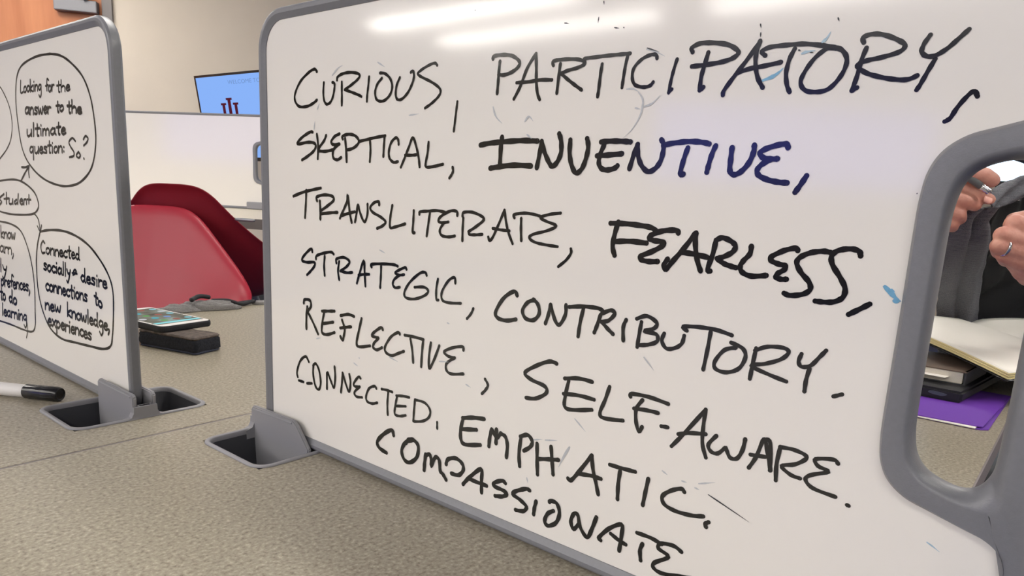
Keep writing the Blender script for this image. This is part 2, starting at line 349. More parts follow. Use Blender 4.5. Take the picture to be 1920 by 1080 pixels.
def whiteboard(P, label, loc):
    """P(a, z, off): a along the length from the plain end, z height, off = distance from mid plane towards the writer"""
    t = thing('whiteboard', label, 'whiteboard', None, loc)
    o, h = handle_loops(); n = len(o)
    rad = (.020, .020, .040, .040)
    # frame
    prof = [(0, 0), (.0004, .0040), (.0018, .0062), (.0035, .0070), (.0066, .0070), (.0105, .0046), (.0117, .0040), (.0119, .0030)]
    ring = prof + [(a, -b) for a, b in prof[:0:-1]]
    bm = bmesh.new(); rows = []
    for ins, off in ring:
        rows.append([P(a, z, off) for a, z in rrect(ins, ins, LB-ins, HB-ins, [max(q-ins*.85, .004) for q in rad], 9)])
    grid(bm, rows, closed_u=True, closed_v=True); fr = finish('frame', bm, M['frame'], t, True, sharp=24)
    # writing panel with a notch for the handle
    mid = [((o[i][0]*.9+h[i][0]*.1), (o[i][1]*.9+h[i][1]*.1)) for i in range(n)]
    half = [q for q in mid if q[1] < 10]
    i_lo = 11*5; left = [mid[k % n] for k in range(i_lo, -1, -1)] + [mid[k % n] for k in range(n-1, n-i_lo-1, -1)]
    base = rrect(.0095, .0095, LB-.0095, HB-.0095, (.016, .012, .033, .033), 6)
    k7 = 14
    poly = base[:k7] + left + base[k7:]
    bm = bmesh.new(); prism(bm, poly, lambda a, z: P(a, z, .0031), lambda a, z: P(a, z, -.0031)); finish('writing_panel', bm, M['board'], t)
    # moulded handle
    bm = bmesh.new(); rows = []
    S = [(.30*(1-math.cos(math.radians(t_))), .0112*math.sin(math.radians(t_))) for t_ in range(8, 91, 9)] + [(.66, .0113), (-.0030, .0112), (-.0006, .0072), (1, .0030)]
    S = S + [(a, -b) for a, b in S[::-1]]
    for s, off in S:
        row = []
        for i in range(n):
            dd = math.hypot(h[i][0]-o[i][0], h[i][1]-o[i][1]); q = s if s >= 0 else 1+s/dd       # negative: metres in from the outer edge
            tail = min(1, max(0, (abs(o[i][1]-.229)-.100)/.035)) if s < 0 or s > .5 else 0
            row.append(P(h[i][0]*(1-q)+o[i][0]*q, h[i][1]*(1-q)+o[i][1]*q, off*(1-.34*tail)))
        rows.append(row)
    grid(bm, rows, closed_u=True, closed_v=True); finish('handle', bm, M['frame'], t, True, sharp=24)
    return t
main_board = whiteboard(lambda a, z, off: Vector((XC1-off, YM-a, z+.0004)), 'large whiteboard lettered CURIOUS, PARTICIPATORY and other words in black capitals', (XC1, YM/2, 0))
left_board = whiteboard(lambda a, z, off: Vector((XC2-off, YL+a, z+.0004)), 'whiteboard at the left with ringed lower-case notes', (XC2, YL+.36, 0))

# ---------------------------------------------------------------- ink
cnt = [0]
def ribbon(bm, pts2, wd, surf, smooth=5, taper=False, raw=False):
    """pts2: photo points of one pen stroke, laid on the board's own plane; wd = width in metres"""
    P = [surf(x, y) for x, y in pts2]            # (a, z) on the plane
    P = [Vector((a, z, 0)) for a, z in P]
    if len(P) == 1: P = [P[0]-Vector((wd*.15, 0, 0)), P[0]+Vector((wd*.15, 0, 0))]
    Q = P if raw else cat_rom(P, smooth)
    cl = [Q[0]]
    for q in Q[1:]:
        if (q-cl[-1]).length > wd*.12: cl.append(q)
    if len(cl) < 2: cl = [Q[0], Q[-1]]
    cnt[0] += 1; off = .00025 + (cnt[0] % 9)*.00002
    n = len(cl); rows = []; hw = wd/2
    for i, q in enumerate(cl):
        t = (cl[min(i+1, n-1)]-cl[max(i-1, 0)]).normalized(); nn = Vector((-t.y, t.x, 0))
        f = 1.0
        if taper: f = max(.12, 1-abs(i/(n-1)-.35)*1.4)
        k = hw*f*(1+.10*math.sin(i*1.3+cnt[0]))
        rows.append((q-nn*k, q+nn*k))
    t0 = (cl[1]-cl[0]).normalized(); t1 = (cl[-1]-cl[-2]).normalized()
    def cap(q, t, sgn):
        nn = Vector((-t.y, t.x, 0)); return [q + nn*hw*math.cos(x)+t*sgn*hw*math.sin(x) for x in (0, PI/6, PI/3, PI/2, 2*PI/3, 5*PI/6, PI)]
    mk = lambda q: bm.verts.new(surf.world(q.x, q.y, off))
    L = [(bm.verts.new(surf.world(a.x, a.y, off+i*1.5e-6)), bm.verts.new(surf.world(b.x, b.y, off+i*1.5e-6))) for i, (a, b) in enumerate(rows)]
    for i in range(n-1): bm.faces.new((L[i][0], L[i][1], L[i+1][1], L[i+1][0]))
    if not taper:
        for q, t, sg in ((cl[0], t0, -1), (cl[-1], t1, 1)):
            bm.faces.new([mk(v) for v in cap(q, t, sg)])
class Plane:
    def __init__(s, x, wf): s.x = x; s.wf = wf
    def __call__(s, px, py): q = at_x(px, py, s.x); return q.y, q.z
    def world(s, y, z, off): return Vector((s.x-off, y, z))
SURF1 = Plane(XC1-.0031, None); SURF2 = Plane(XC2-.0031, None)
def orient(bm):
    for f in bm.faces:
        f.normal_update()
        if f.normal.x > 0: f.normal_flip()
def strokes(txt, ox, oy, s):
    out = []
    for st in txt.split(';'):
        pts = [tuple(float(v) for v in q.split(',')) for q in st.split()]
        if pts: out.append([(ox+x/s, oy+y/s) for x, y in pts])
    return out
def word(board, surf, text, crop, wpx, data, name='handwritten_word', m='ink', label=None, taper=False, more=()):
    bm = bmesh.new()
    for st, s, wpx in [(st, c_[2], w_) for c_, w_, d_ in [(crop, wpx, data)]+list(more) for st in strokes(d_, *c_)]:
        cx = sum(q[0] for q in st)/len(st); cy = sum(q[1] for q in st)/len(st)
        d = (at_x(cx, cy, surf.x)-CAM).dot(fwd)
        ribbon(bm, st, wpx/s*d/F_PX*(1.22 if surf is SURF1 else 1.55), surf, taper=taper)
    orient(bm)
    return finish(name, bm, M[m], board, recalc=False, label=label or ('the word %s in black marker' % text))
C1 = (530, 90, 4.153); C2 = (890, 60, 3.725); C3 = (1270, 30, 3.086); C4 = (530, 330, 3.310); C5 = (1100, 380, 3.429); C6 = (530, 460, 3.0); C7 = (890, 520, 2.348); C8 = (680, 740, 2.743)
def w1(*a, **k): return word(main_board, SURF1, *a, **k)
w1('CURIOUS', C1, 19, '268,185 250,165 205,190 140,260 100,350 98,410 130,455 190,455 240,430 268,405; 322,270 318,350 325,410 345,438 375,420 395,370 405,310 404,275 388,268; 425,250 430,225 470,200 530,190 590,200 600,225 570,260 520,300 485,325; 462,265 462,350 462,445; 485,325 540,345 590,365 615,378; 675,225 668,300 660,370 658,415; 775,235 740,280 722,340 730,395 760,415 800,405 840,360 855,300 840,240 800,200 760,195; 915,230 890,290 882,360 895,400 930,398 975,350 1010,280 1025,220 1018,180 1000,190; 1205,135 1185,118 1130,140 1070,180 1055,205 1090,230 1160,265 1220,310 1230,350 1200,395 1150,440 1110,468; 1362,418 1352,500 1340,600 1334,648')
w1('SKEPTICAL', C1, 20, '235,655 215,655 160,690 118,735 128,748 190,735 240,738 260,760 245,800 200,840 152,872; 268,672 278,760 275,862; 340,680 325,720 290,770 280,798 330,805 385,795 400,790; 445,668 405,690 380,730 395,752 445,748; 440,750 402,785 392,830 402,862 430,870 458,852; 470,710 468,688 510,672 560,680 592,712 590,745 550,780 500,795; 488,705 495,780 500,885; 595,728 650,715 720,698 800,683; 682,725 685,800 680,885; 795,690 790,760 785,845; 905,750 900,712 880,700 845,740 828,810 835,860 865,890 898,885; 922,928 950,860 985,770 1015,698 1040,760 1060,850 1068,925; 955,835 1010,835 1050,830; 1138,735 1130,820 1115,900 1125,928 1180,922 1250,905; 1325,928 1328,960 1315,990 1300,1012')
w1('PARTICIPATORY', C2, 21, '130,190 135,170 190,160 260,165 310,200 312,235 270,275 210,300 168,298; 178,205 170,280 165,350 158,430; 275,468 320,380 370,250 430,152; 430,152 432,250 432,350 440,430 455,472; 295,355 380,348 460,335 540,335; 552,235 550,205 620,192 710,190 765,205 768,225 720,250 650,270 605,290; 600,222 590,300 575,428; 605,290 650,330 700,370 748,405; 768,205 770,187 850,175 950,163 1040,155 1088,150; 892,225 880,300 868,400 860,452; 1072,160 1055,230 1040,320 1030,388; 1275,185 1268,160 1230,160 1170,190 1115,250 1102,320 1122,370 1180,385 1225,375 1248,350; 1415,190 1390,270 1370,350 1356,425; 1356,422 1378,400', more=[(C3, 22, '90,210 85,185 130,160 200,155 290,165 345,195 352,220 310,250 240,270 150,285 85,292; 180,212 160,280 140,350 130,430; 130,430 152,412; 265,458 272,430 330,350 400,260 480,150; 480,145 458,220 454,290 467,360 495,415; 345,330 420,305 500,290 600,268; 510,230 490,205 540,180 640,168 740,162 850,172 920,185; 680,190 650,250 630,330 635,400 650,440; 920,188 870,188 800,240 740,320 714,385 740,430 800,440 870,425 930,370 972,300 980,240 950,195 900,180; 1080,155 1075,125 1130,105 1200,110 1280,140 1318,170 1290,205 1200,235 1110,255 1060,270; 1095,185 1065,260 1040,350 1010,432; 1010,432 1040,415; 1060,270 1042,292 1090,328 1160,350 1250,366 1330,368 1388,345; 1465,110 1430,160 1415,205 1440,232 1490,230 1560,190 1630,130 1688,78; 1492,250 1450,320 1410,390 1385,428; 1737,465 1720,435 1680,462 1620,530 1580,590 1548,610')])
w1('INVENTIVE', C2, 31, '42,790 120,775 230,765 340,758 440,762; 193,735 185,800 178,920; 110,952 180,940 280,930 395,936; 470,765 455,850 435,948; 470,765 490,840 520,910 545,938 580,905 605,840 605,760 592,712; 670,755 665,850 680,935 710,985 750,955 780,880 795,800 787,745; 885,768 960,762 1040,764 1090,768; 905,790 880,850 868,910 885,952 930,964 980,950 1000,932; 855,865 930,860 1030,850; 1140,785 1115,850 1082,955; 1140,785 1142,860 1165,930 1210,975 1260,955 1300,900 1320,820 1318,775 1303,750; 1320,790 1400,775 1500,765 1590,770 1640,782; 1490,810 1465,880 1440,970 1442,1000 1462,990; 1685,795 1660,850 1635,930 1622,980', more=[(C3, 27, '318,762 310,830 305,895 328,918 370,900 415,850 442,790 447,748; 642,762 635,742 590,745 515,768 480,792 495,818 540,828 580,826; 540,832 488,860 462,895 475,925 530,950 590,962 635,966; 748,925 715,975 682,1020')])
w1('TRANSLITERATE', C4, 16, '68,125 130,100 190,85 238,75; 148,88 145,170 140,258; 215,155 213,130 260,117 308,125 318,150 280,185 235,218; 232,155 235,210 235,268; 235,235 300,228 342,226; 357,262 375,220 400,160 405,115 412,180 420,240 430,288; 362,248 400,235 450,222; 450,285 460,230 468,178 482,230 508,285 527,240 528,175; 600,180 598,160 570,165 545,195 560,225 610,255 640,285 620,310 587,325; 682,182 670,250 668,318 700,316 762,297; 815,215 812,280 808,348 820,352; 850,238 855,222 900,218 960,215 1010,225; 915,230 905,300 895,372; 1085,245 1082,220 1040,218 985,250 968,278 990,290 1030,285; 1000,293 977,335 988,368 1030,378 1070,372; 1118,250 1125,226 1180,225 1240,252 1248,275 1200,315 1155,345; 1122,260 1118,330 1116,402; 1155,345 1162,363 1200,365 1240,362; 1277,378 1287,402 1310,370 1350,280 1378,212; 1378,212 1387,280 1402,350 1428,420; 1305,325 1360,335 1408,340; 1440,260 1437,240 1500,230 1560,238 1600,250; 1482,262 1480,330 1482,402; 1727,230 1660,238 1600,258 1640,282 1700,310 1640,340 1555,362 1532,385 1570,412 1640,428 1707,438; 1790,452 1790,480 1760,522 1712,562')
w1('STRATEGIC', C4, 15.5, '185,470 178,452 145,480 120,520 150,535 195,535 200,555 175,590 152,613; 208,515 212,495 250,480 300,472 318,485; 262,497 258,560 262,617; 335,540 335,515 380,505 416,530 400,560 360,590; 352,530 345,590 352,643; 360,590 400,600 433,598; 462,665 480,600 505,525 510,600 515,683; 472,615 510,610 538,610; 554,565 552,548 620,545 690,550 716,560; 612,560 610,630 606,693; 770,580 760,568 715,588 700,603 725,615 755,612; 730,615 695,640 685,672 700,693 728,690; 895,617 885,598 850,605 790,660 757,720 767,755 820,763 880,743 905,715 880,690 820,690; 965,640 955,700 955,762 968,770; 1073,665 1068,630 1030,650 990,718 992,768 1030,786 1107,790; 1185,822 1170,855 1145,885')
w1('REFLECTIVE', C6, 15, '120,325 125,305 155,310 160,345 140,370; 140,345 135,400 135,468; 140,370 170,430 200,498; 222,370 260,370 293,370; 235,375 225,430 222,488 250,502 293,490; 230,440 285,432; 327,395 370,388 403,400; 335,420 350,470 345,510 338,533 326,512; 325,465 360,460 386,458; 445,412 430,480 417,548 432,570 493,565; 565,475 555,462 520,485 503,508 540,520; 540,522 515,550 510,573 530,588 560,575; 660,500 650,490 610,515 577,570 582,602 615,620 650,608 683,596; 687,505 740,515 793,530; 720,527 730,590 735,658; 792,532 785,600 780,682; 835,548 825,620 825,692 850,650 882,565; 1018,590 1014,570 960,575 910,597 932,623 970,632; 970,632 925,662 922,700 950,723 1018,723')
w1('', C6, 15, '1140,752 1156,785 1143,812 1122,834', name='comma_mark', label='comma after REFLECTIVE')
w1('CONNECTED', C6, 13.5, '148,655 130,625 100,650 82,710 86,740; 92,760 118,768; 138,776 165,776; 175,670 172,720 185,790 205,810 215,770 205,700 187,665 172,678; 250,718 250,806; 255,715 275,770 290,800 297,740 293,682; 338,717 335,770 329,826; 340,720 360,790 376,823 383,770 376,725; 440,748 427,740 402,775 407,793 435,795; 435,795 405,825 415,850 448,855; 528,805 518,792 487,805 470,850 477,878 505,890 533,885; 557,808 590,815 618,825; 595,825 590,890 592,952; 640,845 680,848 713,855; 645,850 635,900 632,948 660,960 693,956; 637,903 693,905; 745,872 740,930 736,988; 745,868 800,885 830,925 825,965 790,988 740,990; 870,995 870,1030')
w1('FEARLESS', C5, 29, '155,132 250,135 350,147 420,162 452,188; 205,125 182,200 168,280 180,338; 185,250 280,248 385,260; 590,195 578,178 500,180 430,202 402,225 430,243 488,252 495,272 430,310 352,342 350,365 400,378 458,378; 522,362 498,400 510,428 560,370 630,290 700,198; 705,195 700,270 712,370 733,438; 605,320 680,328 775,350; 835,240 875,225 930,248 958,280 938,318 880,348 840,358; 832,245 812,330 778,428 798,440; 840,360 880,390 920,406 960,418; 1060,280 1050,330 1010,372 988,410 1002,448 1060,472 1155,468; 1358,308 1345,292 1270,308 1192,345 1185,370 1230,393 1277,405 1272,430 1230,455 1218,480 1250,492 1285,492; 1568,320 1520,312 1440,322 1372,352 1352,390 1380,450 1430,510 1437,558 1390,588 1310,596 1270,582; 1762,342 1752,312 1700,297 1620,307 1577,342 1582,400 1630,480 1662,550 1648,608 1590,637 1520,638 1470,632; 1820,652 1760,682 1685,718')
w1('CONTRIBUTORY', C7, 15.5, '188,80 175,62 130,90 94,150 102,178 140,190 183,185; 265,100 235,110 212,145 225,180 260,188 285,160 280,120 260,97; 335,120 325,165 312,203; 335,120 355,190 375,208 400,165 403,122; 417,130 480,128 540,135 563,145; 480,135 465,200 456,260; 560,160 600,145 618,160 590,190 557,195; 555,165 540,210 527,243; 560,195 585,225 610,250; 668,187 655,220 655,278; 715,182 760,170 803,200 790,225 747,237 800,250 805,280 770,295 722,298; 735,197 725,250 716,306; 835,247 825,280 845,313 885,310 913,290 923,257; 935,235 917,217 980,218 1060,230 1133,255; 1040,240 1025,320 1007,406; 1150,310 1100,320 1058,370 1062,403 1110,418 1165,400 1193,350 1180,312 1130,287; 1235,322 1290,305 1360,310 1383,330 1350,360 1280,380 1217,388 1290,425 1372,458; 1240,312 1225,380 1212,446; 1440,337 1427,370 1440,393 1480,388 1520,350 1548,322; 1475,402 1460,450 1452,502; 1580,524 1618,515')
w1('SELF-AWARE', C7, 15.5, '362,380 330,370 270,390 222,420 250,450 310,480 315,510 270,533 227,530; 397,445 460,445 518,460; 415,455 400,520 397,568 430,583 516,583; 392,512 460,520 526,538; 595,482 575,540 552,598 572,620 653,630; 687,525 692,512 770,527 853,557; 740,540 712,580 712,640 725,678 738,658; 702,577 760,585 808,597; 822,655 850,660; 867,743 920,690 1018,582; 1018,582 1008,650 1003,730 1018,793; 897,690 950,685 1018,690; 1065,697 1030,735 1040,765 1070,775 1105,750 1110,760 1125,793 1155,797 1180,760 1192,712; 1207,838 1240,790 1275,712 1290,770 1303,850; 1215,780 1280,790; 1278,712 1303,730 1300,850; 1347,745 1330,820 1326,893; 1345,747 1400,757 1453,780 1458,800 1410,823 1352,830 1390,868 1433,885; 1600,820 1580,802 1502,800 1512,830 1558,855 1480,870 1457,890 1490,928 1588,966; 1640,1002 1648,1006')
w1('EMPHATIC', C8, 19, '515,120 570,118 626,125; 518,122 505,180 507,233 530,256 606,258; 512,177 586,180; 665,178 655,220 650,265; 668,182 690,220 712,198; 690,178 687,250; 715,202 735,217 745,260 740,322; 812,215 850,207 873,240 863,268 830,288; 815,222 805,300 808,367; 898,252 898,330 900,410; 970,267 975,340 980,410; 902,330 960,332 1008,335; 1057,430 1072,440 1110,400 1180,312; 1180,312 1185,380 1200,450 1212,512; 1112,407 1170,415 1226,432; 1272,360 1340,380 1402,396; 1325,392 1315,460 1311,537; 1470,432 1455,500 1441,568; 1655,500 1640,484 1590,492 1543,520 1552,563 1610,598 1690,620 1752,625; 1780,655 1762,665 1768,683')
w1('COMPASSIONATE', C8, 19, '160,208 150,182 110,202 77,240 87,273 123,298; 260,234 225,242 202,285 215,333 245,348 280,320 287,265 265,234 240,230 225,248; 325,307 320,350 317,388; 325,312 345,307 355,340 352,368 375,322 395,337 400,390 415,410 430,437; 430,358 440,332 480,327 513,355 518,388 495,413 457,405; 517,460 550,425 610,382 612,440 612,503; 547,432 590,450 638,468; 735,455 718,442 680,452 677,470 720,490 743,510 720,523 682,520; 860,492 840,484 792,495 772,510 810,540 843,575 828,598 787,592; 893,548 885,580 880,615; 962,552 968,545 1000,560 1013,610 995,658 955,673 937,650 952,612 982,597; 1110,668 1085,690 1072,650 1088,612 1108,620 1120,680 1155,733 1180,690 1203,630; 1225,748 1217,733 1270,687 1333,667 1333,720 1320,802; 1277,715 1320,750 1353,770; 1412,710 1480,735 1538,768; 1440,767 1427,800 1430,852; 1640,808 1600,777 1535,765 1522,790 1573,833 1502,863 1497,890 1540,918 1640,935 1700,945')
# ghost marks left by the eraser
def sm(crop, wpx, data, m='smudge', label='faint erased marker trace', taper=True):
    for one in data.split(';'): word(main_board, SURF1, '', crop, wpx, one, name='erased_mark', m=m, label=label, taper=taper)
sm(C2, 13, '1145,420 1175,470 1172,530 1150,600 1100,680 1040,740; 1180,522 1240,500 1300,440; 130,520 150,590 195,640; 350,630 380,590 412,625; 365,715 400,745; 1200,120 1260,135 1330,170; 1120,530 1160,540; 1060,400 1110,398 1150,420')
sm(C1, 12, '385,215 430,160 470,135; 245,640 252,570; 740,110 800,150; 985,525 1065,512; 270,480 290,430')
sm(C7, 7, '745,350 790,410; 825,850 850,870; 910,895 935,903; 968,925 990,935; 985,908 1060,903; 260,715 300,712; 310,716 365,718; 230,880 235,905; 440,620 490,680')
sm(C7, 6, '1028,955 1110,1010 1210,1078', m='blind', label='thin grey scratch line')
sm(C7, 12, '420,745 395,785 370,835')
sm((1560, 860, 4.908), 14, '870,765 925,805 990,858', m='paleink', label='short pale blue line')
sm(C3, 19, '490,375 550,352 590,325 615,300', m='blueink', label='light blue curved trace')
sm(C3, 15, '718,220 750,208 800,200; 835,155 865,130 890,90', m='paleink', label='pale blue short traces')
sm((1620, 240, 3.0), 26, '112,886 150,925 178,955 207,975; 150,905 160,930 172,950; 165,965 185,975 205,968', m='blueink', label='blue ink splash beside the handle')
sm((760, 0, 3.0), 7, '1118,5 1120,28; 895,130 922,132; 1090,95 1085,130; 1175,155 1205,160; 1228,152 1234,160; 393,57 397,60; 1360,270 1430,292', m='blind', label='tiny grey specks')
sm(C3, 8, '482,45 486,70; 484,95 482,125; 930,8 938,32; 700,195 716,203; 765,207 790,214; 1386,1025 1390,1030', m='blind', label='tiny grey specks')
sm(C6, 8, '430,630 435,640; 400,660 425,680; 545,25 580,45; 925,435 942,442; 1030,780 1060,800; 880,652 935,656; 600,628 650,655; 190,525 215,520', label='faint erased specks')

# ---------------------------------------------------------------- lower-case notes on the left board
CA = (0, 60, 3.177); CB = (0, 320, 2.842)
FONT = {  # letter: (advance, strokes); x-height 1, ascender 2, descender -1
 'a': (1.0, '.8,.8 .45,1 .1,.6 .2,.1 .55,.1 .8,.6; .8,.95 .78,.3 .95,0'), 'b': (.95, '.12,2 .1,0; .1,.6 .5,1 .85,.55 .5,.02 .1,.15'),
 'c': (.85, '.8,.85 .45,1 .1,.5 .4,0 .8,.15'), 'd': (1.0, '.75,.7 .4,.95 .1,.5 .4,.02 .75,.4; .78,2 .75,.3 .9,0'), 'e': (.85, '.12,.5 .7,.62 .6,.97 .3,.95 .08,.45 .35,0 .8,.2'),
 'f': (.75, '.9,1.8 .55,2.05 .4,1.5 .4,.2; .05,.95 .75,1.05'), 'g': (1.0, '.8,.85 .45,1 .1,.55 .4,.1 .78,.5; .8,.95 .82,-.6 .5,-1.1 .2,-.7'), 'h': (.95, '.12,2 .1,0; .1,.6 .5,.98 .78,.7 .8,0'),
 'i': (.42, '.2,.95 .2,0; .22,1.5 .24,1.55'), 'k': (.9, '.12,2 .12,0; .75,1 .15,.45 .8,0'), 'l': (.42, '.2,2 .18,0'), 'm': (1.3, '.1,1 .1,0; .1,.6 .35,1 .58,.7 .58,.05; .58,.6 .85,1 1.1,.7 1.12,0'),
 'n': (.95, '.1,1 .1,0; .1,.6 .5,1 .78,.7 .8,0'), 'o': (.9, '.45,1 .12,.7 .15,.2 .45,0 .78,.35 .72,.85 .45,1'), 'p': (.95, '.12,1 .1,-.9; .12,.7 .5,1 .82,.55 .5,.05 .12,.2'),
 'q': (1.0, '.75,.8 .4,1 .1,.5 .4,.05 .75,.5; .78,1 .8,-1'), 'r': (.75, '.1,1 .12,0; .12,.6 .4,.95 .7,.9'), 's': (.8, '.7,.9 .35,1 .15,.75 .6,.4 .55,.05 .1,.1'), 't': (.75, '.4,1.8 .38,.1 .6,0; .05,1.1 .75,1.15'),
 'u': (.95, '.1,1 .12,.2 .4,0 .75,.4; .78,1 .8,0'), 'w': (1.2, '.08,1 .2,.1 .35,.1 .55,.75; .55,.75 .7,.1 .9,.1 1.08,1'), 'x': (.85, '.1,1 .75,0; .75,1 .1,0'), 'y': (.95, '.1,1 .3,.4 .6,.45; .8,1 .6,0 .3,-1 .05,-.8'),
 'L': (.9, '.15,2 .1,.05 .8,.1'), 'C': (1.1, '.95,1.7 .6,2 .15,1.2 .35,.1 .95,.2'), 'v': (.9, '.1,1 .4,0 .8,1'), ',': (.5, '.2,.2 .25,-.1 .05,-.6'), ':': (.4, '.2,.85 .22,.9; .2,.15 .22,.2')}
def note(text, crop, p0, p1, xh, wpx=8):
    ox, oy, s = crop; p0 = Vector(p0); p1 = Vector(p1); dirv = (p1-p0); tot = sum(FONT[c][0] for c in text); bm = bmesh.new()
    x = 0; ex = dirv/tot
    for i, c in enumerate(text):
        adv, st = FONT[c]; jz = random.uniform(-.06, .06)
        for one in st.split(';'):
            pts = []
            for q in one.split():
                a, b = q.split(','); v = p0+ex*(x+float(a))+Vector((-.02*xh*float(b), -xh*(float(b)+jz))); pts.append((ox+v.x/s, oy+v.y/s))
            cx, cy = pts[0]; d = (at_x(cx, cy, SURF2.x)-CAM).dot(fwd)
            ribbon(bm, pts, wpx/s*d/F_PX*1.6, SURF2, 4)
        x += adv
    orient(bm); finish('handwritten_word', bm, M['ink'], left_board, recalc=False, label='the note word %s' % text)
for a in (('Looking', CA, (122, 362), (250, 346), 36), ('for', CA, (272, 358), (325, 350), 38), ('the', CA, (338, 356), (420, 348), 34), ('answer', CA, (150, 490), (305, 486), 40, 10), ('to', CA, (335, 478), (382, 472), 34, 10), ('the', CA, (400, 478), (490, 486), 36, 11),
          ('ultimate', CA, (160, 620), (395, 608), 38, 10), ('question:', CA, (176, 722), (388, 718), 38, 9),
          ('Connected', CB, (216, 438), (428, 476), 33), ('socially', CB, (232, 528), (380, 566), 34, 9), ('desire', CB, (430, 590), (573, 630), 36, 9), ('connections', CB, (243, 635), (468, 700), 36, 9), ('to', CB, (503, 702), (548, 738), 33, 10),
          ('new', CB, (240, 738), (328, 756), 34, 9), ('knowledge,', CB, (358, 772), (590, 856), 36, 9), ('experiences', CB, (256, 822), (490, 902), 36, 9),
          ('know', CB, (4, 356), (84, 366), 32, 7), ('arn,', CB, (0, 430), (78, 450), 34, 7), ('ly', CB, (0, 535), (42, 548), 34, 8), ('prefences,', CB, (6, 612), (164, 645), 34, 8), ('to', CB, (2, 682), (32, 692), 34, 9), ('do', CB, (48, 700), (92, 714), 34, 9), ('learning', CB, (12, 768), (146, 802), 32, 8)):
    note(*a)
def wl(text, crop, wpx, data, name, label): word(left_board, SURF2, text, crop, wpx, data, name=name, label=label)
wl('', CA, 9, '450,650 432,632 412,655 422,685 440,712 440,738 415,746; 470,715 455,735 470,750 480,735 468,713; 498,640 510,620 525,632 520,655 500,677; 501,753 503,757', 'handwritten_word', 'the note word So?')
wl('', CB, 8, '22,125 -2,148 10,168 -4,182; 35,118 35,176; 22,150 50,148; 50,150 50,175 65,175 68,150 70,178; 90,155 78,165 82,178 95,170; 98,125 95,178; 108,165 122,160 115,150 106,165 115,180 125,175; 128,180 130,155 140,155 142,178; 155,130 155,176; 145,153 165,155', 'handwritten_word', 'the note word Student')
wl('', CB, 8, '400,552 392,540 400,528 408,538 390,556; 385,545 412,550', 'handwritten_word', 'ampersand mark')
wl('', CA, 9, '300,130 220,145 140,190 105,250 95,340 97,440 110,560 130,680 160,760 210,830 270,880 340,910 400,918 470,900 530,840 560,760 572,640 560,500 535,370 490,260 420,180 360,140 300,130', 'drawn_ring', 'tall drawn oval')
wl('', CA, 6, '-40,290 0,325 40,400 65,480 73,560 65,640 40,700 0,755 -30,790', 'drawn_ring', 'drawn arc cut by the picture edge')
wl('', CA, 9, '125,890 150,840 175,800; 130,805 152,806 175,798; 175,798 172,830 175,865', 'drawn_arrow', 'arrow up to the tall oval')
wl('', CB, 7, '-60,120 -30,65 60,47 120,60 180,110 205,170 200,210 170,232 100,235 40,228 -20,210', 'drawn_ring', 'small oval round Student')
wl('', CB, 6, '185,230 205,260 215,318; 200,295 215,322 222,290', 'drawn_arrow', 'arrow down to the lower ring')
wl('', CB, 9, '215,325 260,317 330,320 400,345 470,395 530,470 580,560 603,650 605,780 600,880 590,935 550,950 480,935 400,915 330,895 270,840 230,750 205,640 195,500 200,400 215,325', 'drawn_ring', 'ring round Connected socially')
wl('', CB, 7, '-60,258 0,270 60,285 110,320 145,400 170,500 185,620 188,750 188,830 170,858 120,845 60,820 0,800 -60,785', 'drawn_ring', 'ring cut by the picture edge')
wl('', CB, 6, '143,800 148,850 142,890', 'drawn_ring', 'long tail under learning')
attach(main_board); attach(left_board)

# ================================================================ SMALL THINGS ON THE TABLES
# marker
t = thing('marker_pen', 'white capped marker pen with black cap lying before the left board', 'marker', None, (.28, 1.03, 0))
e0 = Vector((.3120, .9880, .0093)); dv = Vector((-.043, .072, 0)).normalized()
def lathe(bm, o, d, prof, seg=28):
    a = d.cross(Vector((0, 0, 1))).normalized(); b = d.cross(a)
    rows = [[o+d*x+(a*math.cos(2*PI*k/seg)+b*math.sin(2*PI*k/seg))*r for k in range(seg)] for x, r in prof]
    V = grid(bm, rows, closed_u=True); bm.faces.new(V[0]); bm.faces.new(V[-1])
bm = bmesh.new(); lathe(bm, e0, dv, [(.0012, .0055), (.0012, .0068), (.0, .0072), (.0, .0078), (.001, .0086), (.003, .0091), (.048, .0093), (.049, .0088)])
for k in range(18):
    an = 2*PI*k/18; a = dv.cross(Vector((0, 0, 1))).normalized(); b = dv.cross(a); q = (a*math.cos(an)+b*math.sin(an))*.0088
    tube(bm, [e0+dv*.004+q, e0+dv*.03+q], .0006, 6)
finish('cap', bm, M['black'], t, True, label='black cap')
bm = bmesh.new(); lathe(bm, e0, dv, [(.0485, .0080), (.049, .0084), (.135, .0086), (.139, .0078), (.140, .0055)]); finish('barrel', bm, M['white'], t, True, label='white barrel'); attach(t)
